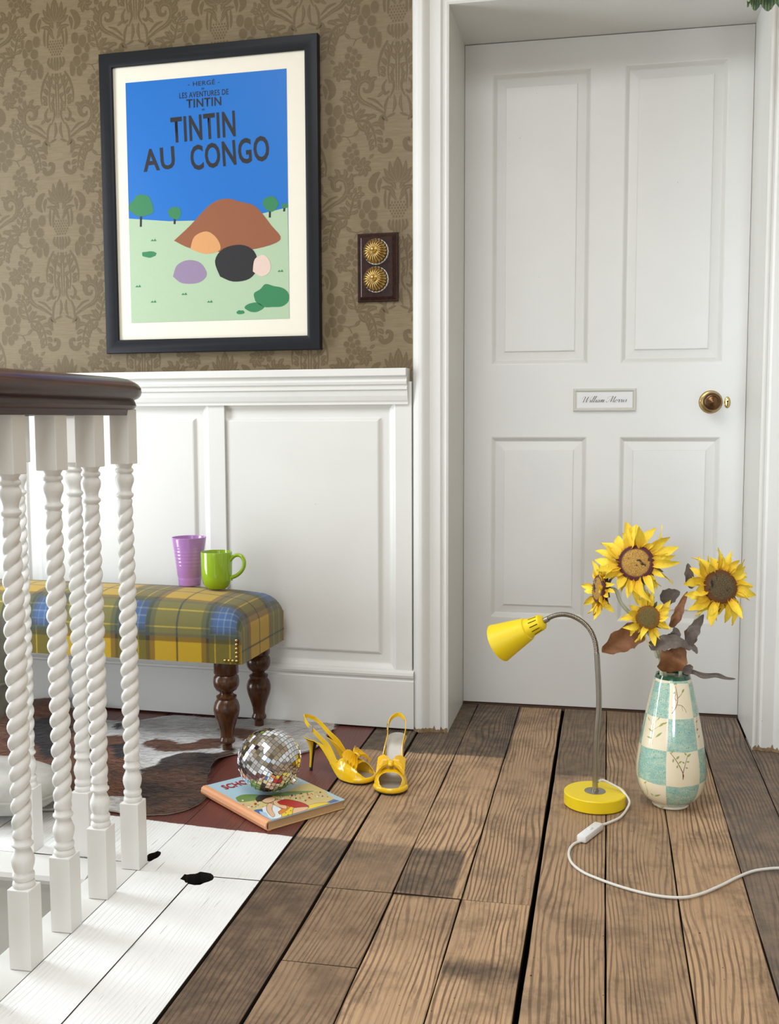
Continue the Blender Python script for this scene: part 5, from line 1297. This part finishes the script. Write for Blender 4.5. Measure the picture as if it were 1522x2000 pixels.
sunflower('big sunflower with a broad golden seed head, topmost in the vase', (1243, 1100), -.02, toC+Vector((-.10, 0, .12)), 1.05, 25, m_s1, (.008, .0, [(1296, 1290, 0), (1282, 1240, 0), (1262, 1170, -.005)]), 21,
          [([(1290, 1172, .02), (1310, 1164, .02), (1329, 1156, .015)], .034, m_lf2, .5, .3)])
sunflower('sunflower with a near-black seed head leaning towards the doorknob side', (1407, 1146), -.01, toC+Vector((.30, 0, .10)), .98, 25, m_s2, (.012, .006, [(1330, 1300, 0), (1340, 1262, 0), (1362, 1205, 0)]), 34,
          [([(1347, 1262, -.01), (1352, 1240, -.015), (1362, 1222, -.01), (1375, 1200, 0)], .026, m_lf2, .5, .5), ([(1350, 1225, 0), (1342, 1240, -.01), (1346, 1256, -.01)], .016, m_lf1, .4, .2), ([(1352, 1150, .03), (1346, 1125, .03), (1344, 1100, .03)], .02, m_lf2, .3, 0), ([(1345, 1260, -.01), (1356, 1266, -.015), (1362, 1277, -.02)], .012, m_lf2, .3, 0)])
sunflower('small sunflower with a green-gold seed head and sparse petals, lowest in the vase', (1266, 1206), -.05, toC+Vector((-.05, 0, -.05)), .70, 20, m_s3, (-.012, -.012, [(1292, 1306, -.02), (1283, 1280, -.025), (1272, 1240, -.03)]), 48,
          [([(1262, 1236, -.03), (1230, 1240, -.045), (1200, 1258, -.05), (1176, 1274, -.045)], .056, m_lf1, .3, .25), ([(1268, 1262, -.03), (1300, 1256, -.05), (1325, 1256, -.055), (1349, 1270, -.05)], .032, m_lf2, .5, .5), ([(1300, 1255, -.02), (1318, 1240, -.02), (1318, 1225, -.02)], .024, m_lf2, .5, 0)])
sunflower('small sunflower seen edge-on, turned towards the lamp', (1172, 1150), -.01, Vector((-1, -.42, .12)), .86, 18, m_s1, (-.006, .006, [(1292, 1290, .01), (1250, 1220, .01), (1215, 1180, .0)]), 63,
          [([(1300, 1312, -.02), (1312, 1290, -.045), (1318, 1274, -.04), (1312, 1266, -.03)], .058, m_lf1, .35, 0), ([(1310, 1225, 0), (1322, 1205, -.01), (1330, 1185, -.005), (1343, 1155, 0)], .020, m_lf1, .4, .3)])
twig = thing('dry_leaf_stalk', 'thin dark dried leaf stalk sticking out sideways over the vase rim', 'dried leaf', (vc.x+.03, vc.y-.02, .27))
tb = Vector((vc.x+.03, vc.y-.02, .27))
leaf_part(twig, tb, [py(x, y, vc.y-.03) for x, y in ((1334, 1312), (1352, 1312), (1375, 1320), (1400, 1319), (1420, 1325), (1437, 1326))], .0105, m_lf2, .4, .2, 5).name = 'stalk'
leaf_part(twig, tb, [py(x, y, vc.y-.035) for x, y in ((1336, 1316), (1345, 1306), (1354, 1302))], .020, m_lf2, .5, .2, 9).name = 'curled_leaf'

# ================================================================== HANGING SHADE (only its scalloped rim shows)
gp = py(1507, -6, 2.55)
ps = thing('hanging_shade', 'scalloped green striped fabric shade hanging in front of the door casing', 'lampshade', (gp.x, gp.y, gp.z-.012))
def green_cloth():
    t = NT('green_striped_cloth'); v = t.coord('Object'); x, y, z = t.sep(v); a = t.math('ARCTAN2', y, x); f = t.math('SINE', t.math('MULTIPLY', a, 46.)); n = t.noise(v, 60, 3)
    c = t.mix(t.sstep(f, -.2, .5), srgb(110, 136, 84), srgb(176, 196, 172)); c = t.mix(t.sstep(n, .45, .7), c, srgb(96, 140, 118)); t.set(c, .8); return t.m
vs = []; nA, nZ = 160, 8
for j in range(nZ+1):
    for k in range(nA):
        a = 2*pi*k/nA; sc_ = abs(sin(a*5)); zb = .016*(1-sc_)-.000; q = j/nZ; z = zb+(.11-zb)*q; r = .052-.030*q**1.6+.0015*sin(a*46); vs.append((r*cos(a), r*sin(a), z))
o = MB().add(vs, [(j*nA+k, j*nA+(k+1)%nA, (j+1)*nA+(k+1)%nA, (j+1)*nA+k) for j in range(nZ) for k in range(nA)]).build('shade', green_cloth(), ps, 60)
md = o.modifiers.new('thick', 'SOLIDIFY'); md.thickness = .0012
MB().tube([(0, 0, .10), (0, 0, 2.55-gp.z+.012)], .003, 8).build('flex', m_flex, ps, 60); MB().lathe([(.022, .108), (.022, .118), (.006, .124)], 24).build('shade_ring', m_brass, ps, 40)

# ================================================================== REST OF THE ROOM (outside the frame)
def wall_with_windows(name, M, x0, x1, z0, z1, wins):
    mb = MB(); th = .12; x = x0
    for (n, a, b, c, d) in wins:
        mb.box((x, 0, z0), (a, th, z1), M); mb.box((a, 0, z0), (b, th, c), M); mb.box((a, 0, d), (b, th, z1), M); x = b
        f = MB(); fr = .045
        f.box((a, .02, c), (a+fr, .07, d), M).box((b-fr, .02, c), (b, .07, d), M).box((a, .02, c), (b, .07, c+fr), M).box((a, .02, d-fr), (b, .07, d), M)
        struct(f.build(n, m_white))
    mb.box((x, 0, z0), (x1, th, z1), M)
    struct(mb.build(name, m_walls))
wall_with_windows('wall_left', frame((WX, 0, 0), (0, 1, 0), (-1, 0, 0), (0, 0, 1)), -1.6, 2.95, -1.75, 2.55, [('window_1', WY0-.04, WY1+.04, WZ0-.04, WZ1+.04)])
wall_with_windows('wall_front', frame((0, -1.5, 0), (-1, 0, 0), (0, -1, 0), (0, 0, 1)), -1.32, 2.5, -1.75, 2.55, [('window_2', -.84, -.06, .46, 1.64), ('added_window_3', .06, 1.64, .31, 2.19)])  # last opening is unseen, added to house the hall fill lamp
struct(MB().box((1.25, -1.6, -.2), (1.37, 2.85, 2.55)).build('wall_right', m_walls))
# white panelled dado on the walls outside the frame
struct(MB().box((1.232, -1.5, .0), (1.252, 2.80, .98)).box((JR+.10, 2.785, 0), (1.25, 2.802, .98)).build('trim_9', m_white_h))
struct(MB().box((WX-.002, -1.5, 0), (WX+.02, WY0-.05, .98)).box((-2.35, -1.502, 0), (-1.66, -1.48, .98)).box((.85, -1.502, 0), (1.24, -1.48, .98)).build('trim_10', m_white_h))
struct(MB().box((-2.55, -1.65, 2.55), (1.4, 0., 2.65)).box((-2.55, 1.5, 2.55), (1.4, 3.3, 2.65)).box((-2.55, 0., 2.55), (-1.5, 1.5, 2.65)).box((0, 0, 2.55), (1.4, 1.5, 2.65)).build('ceiling', m_plaster))
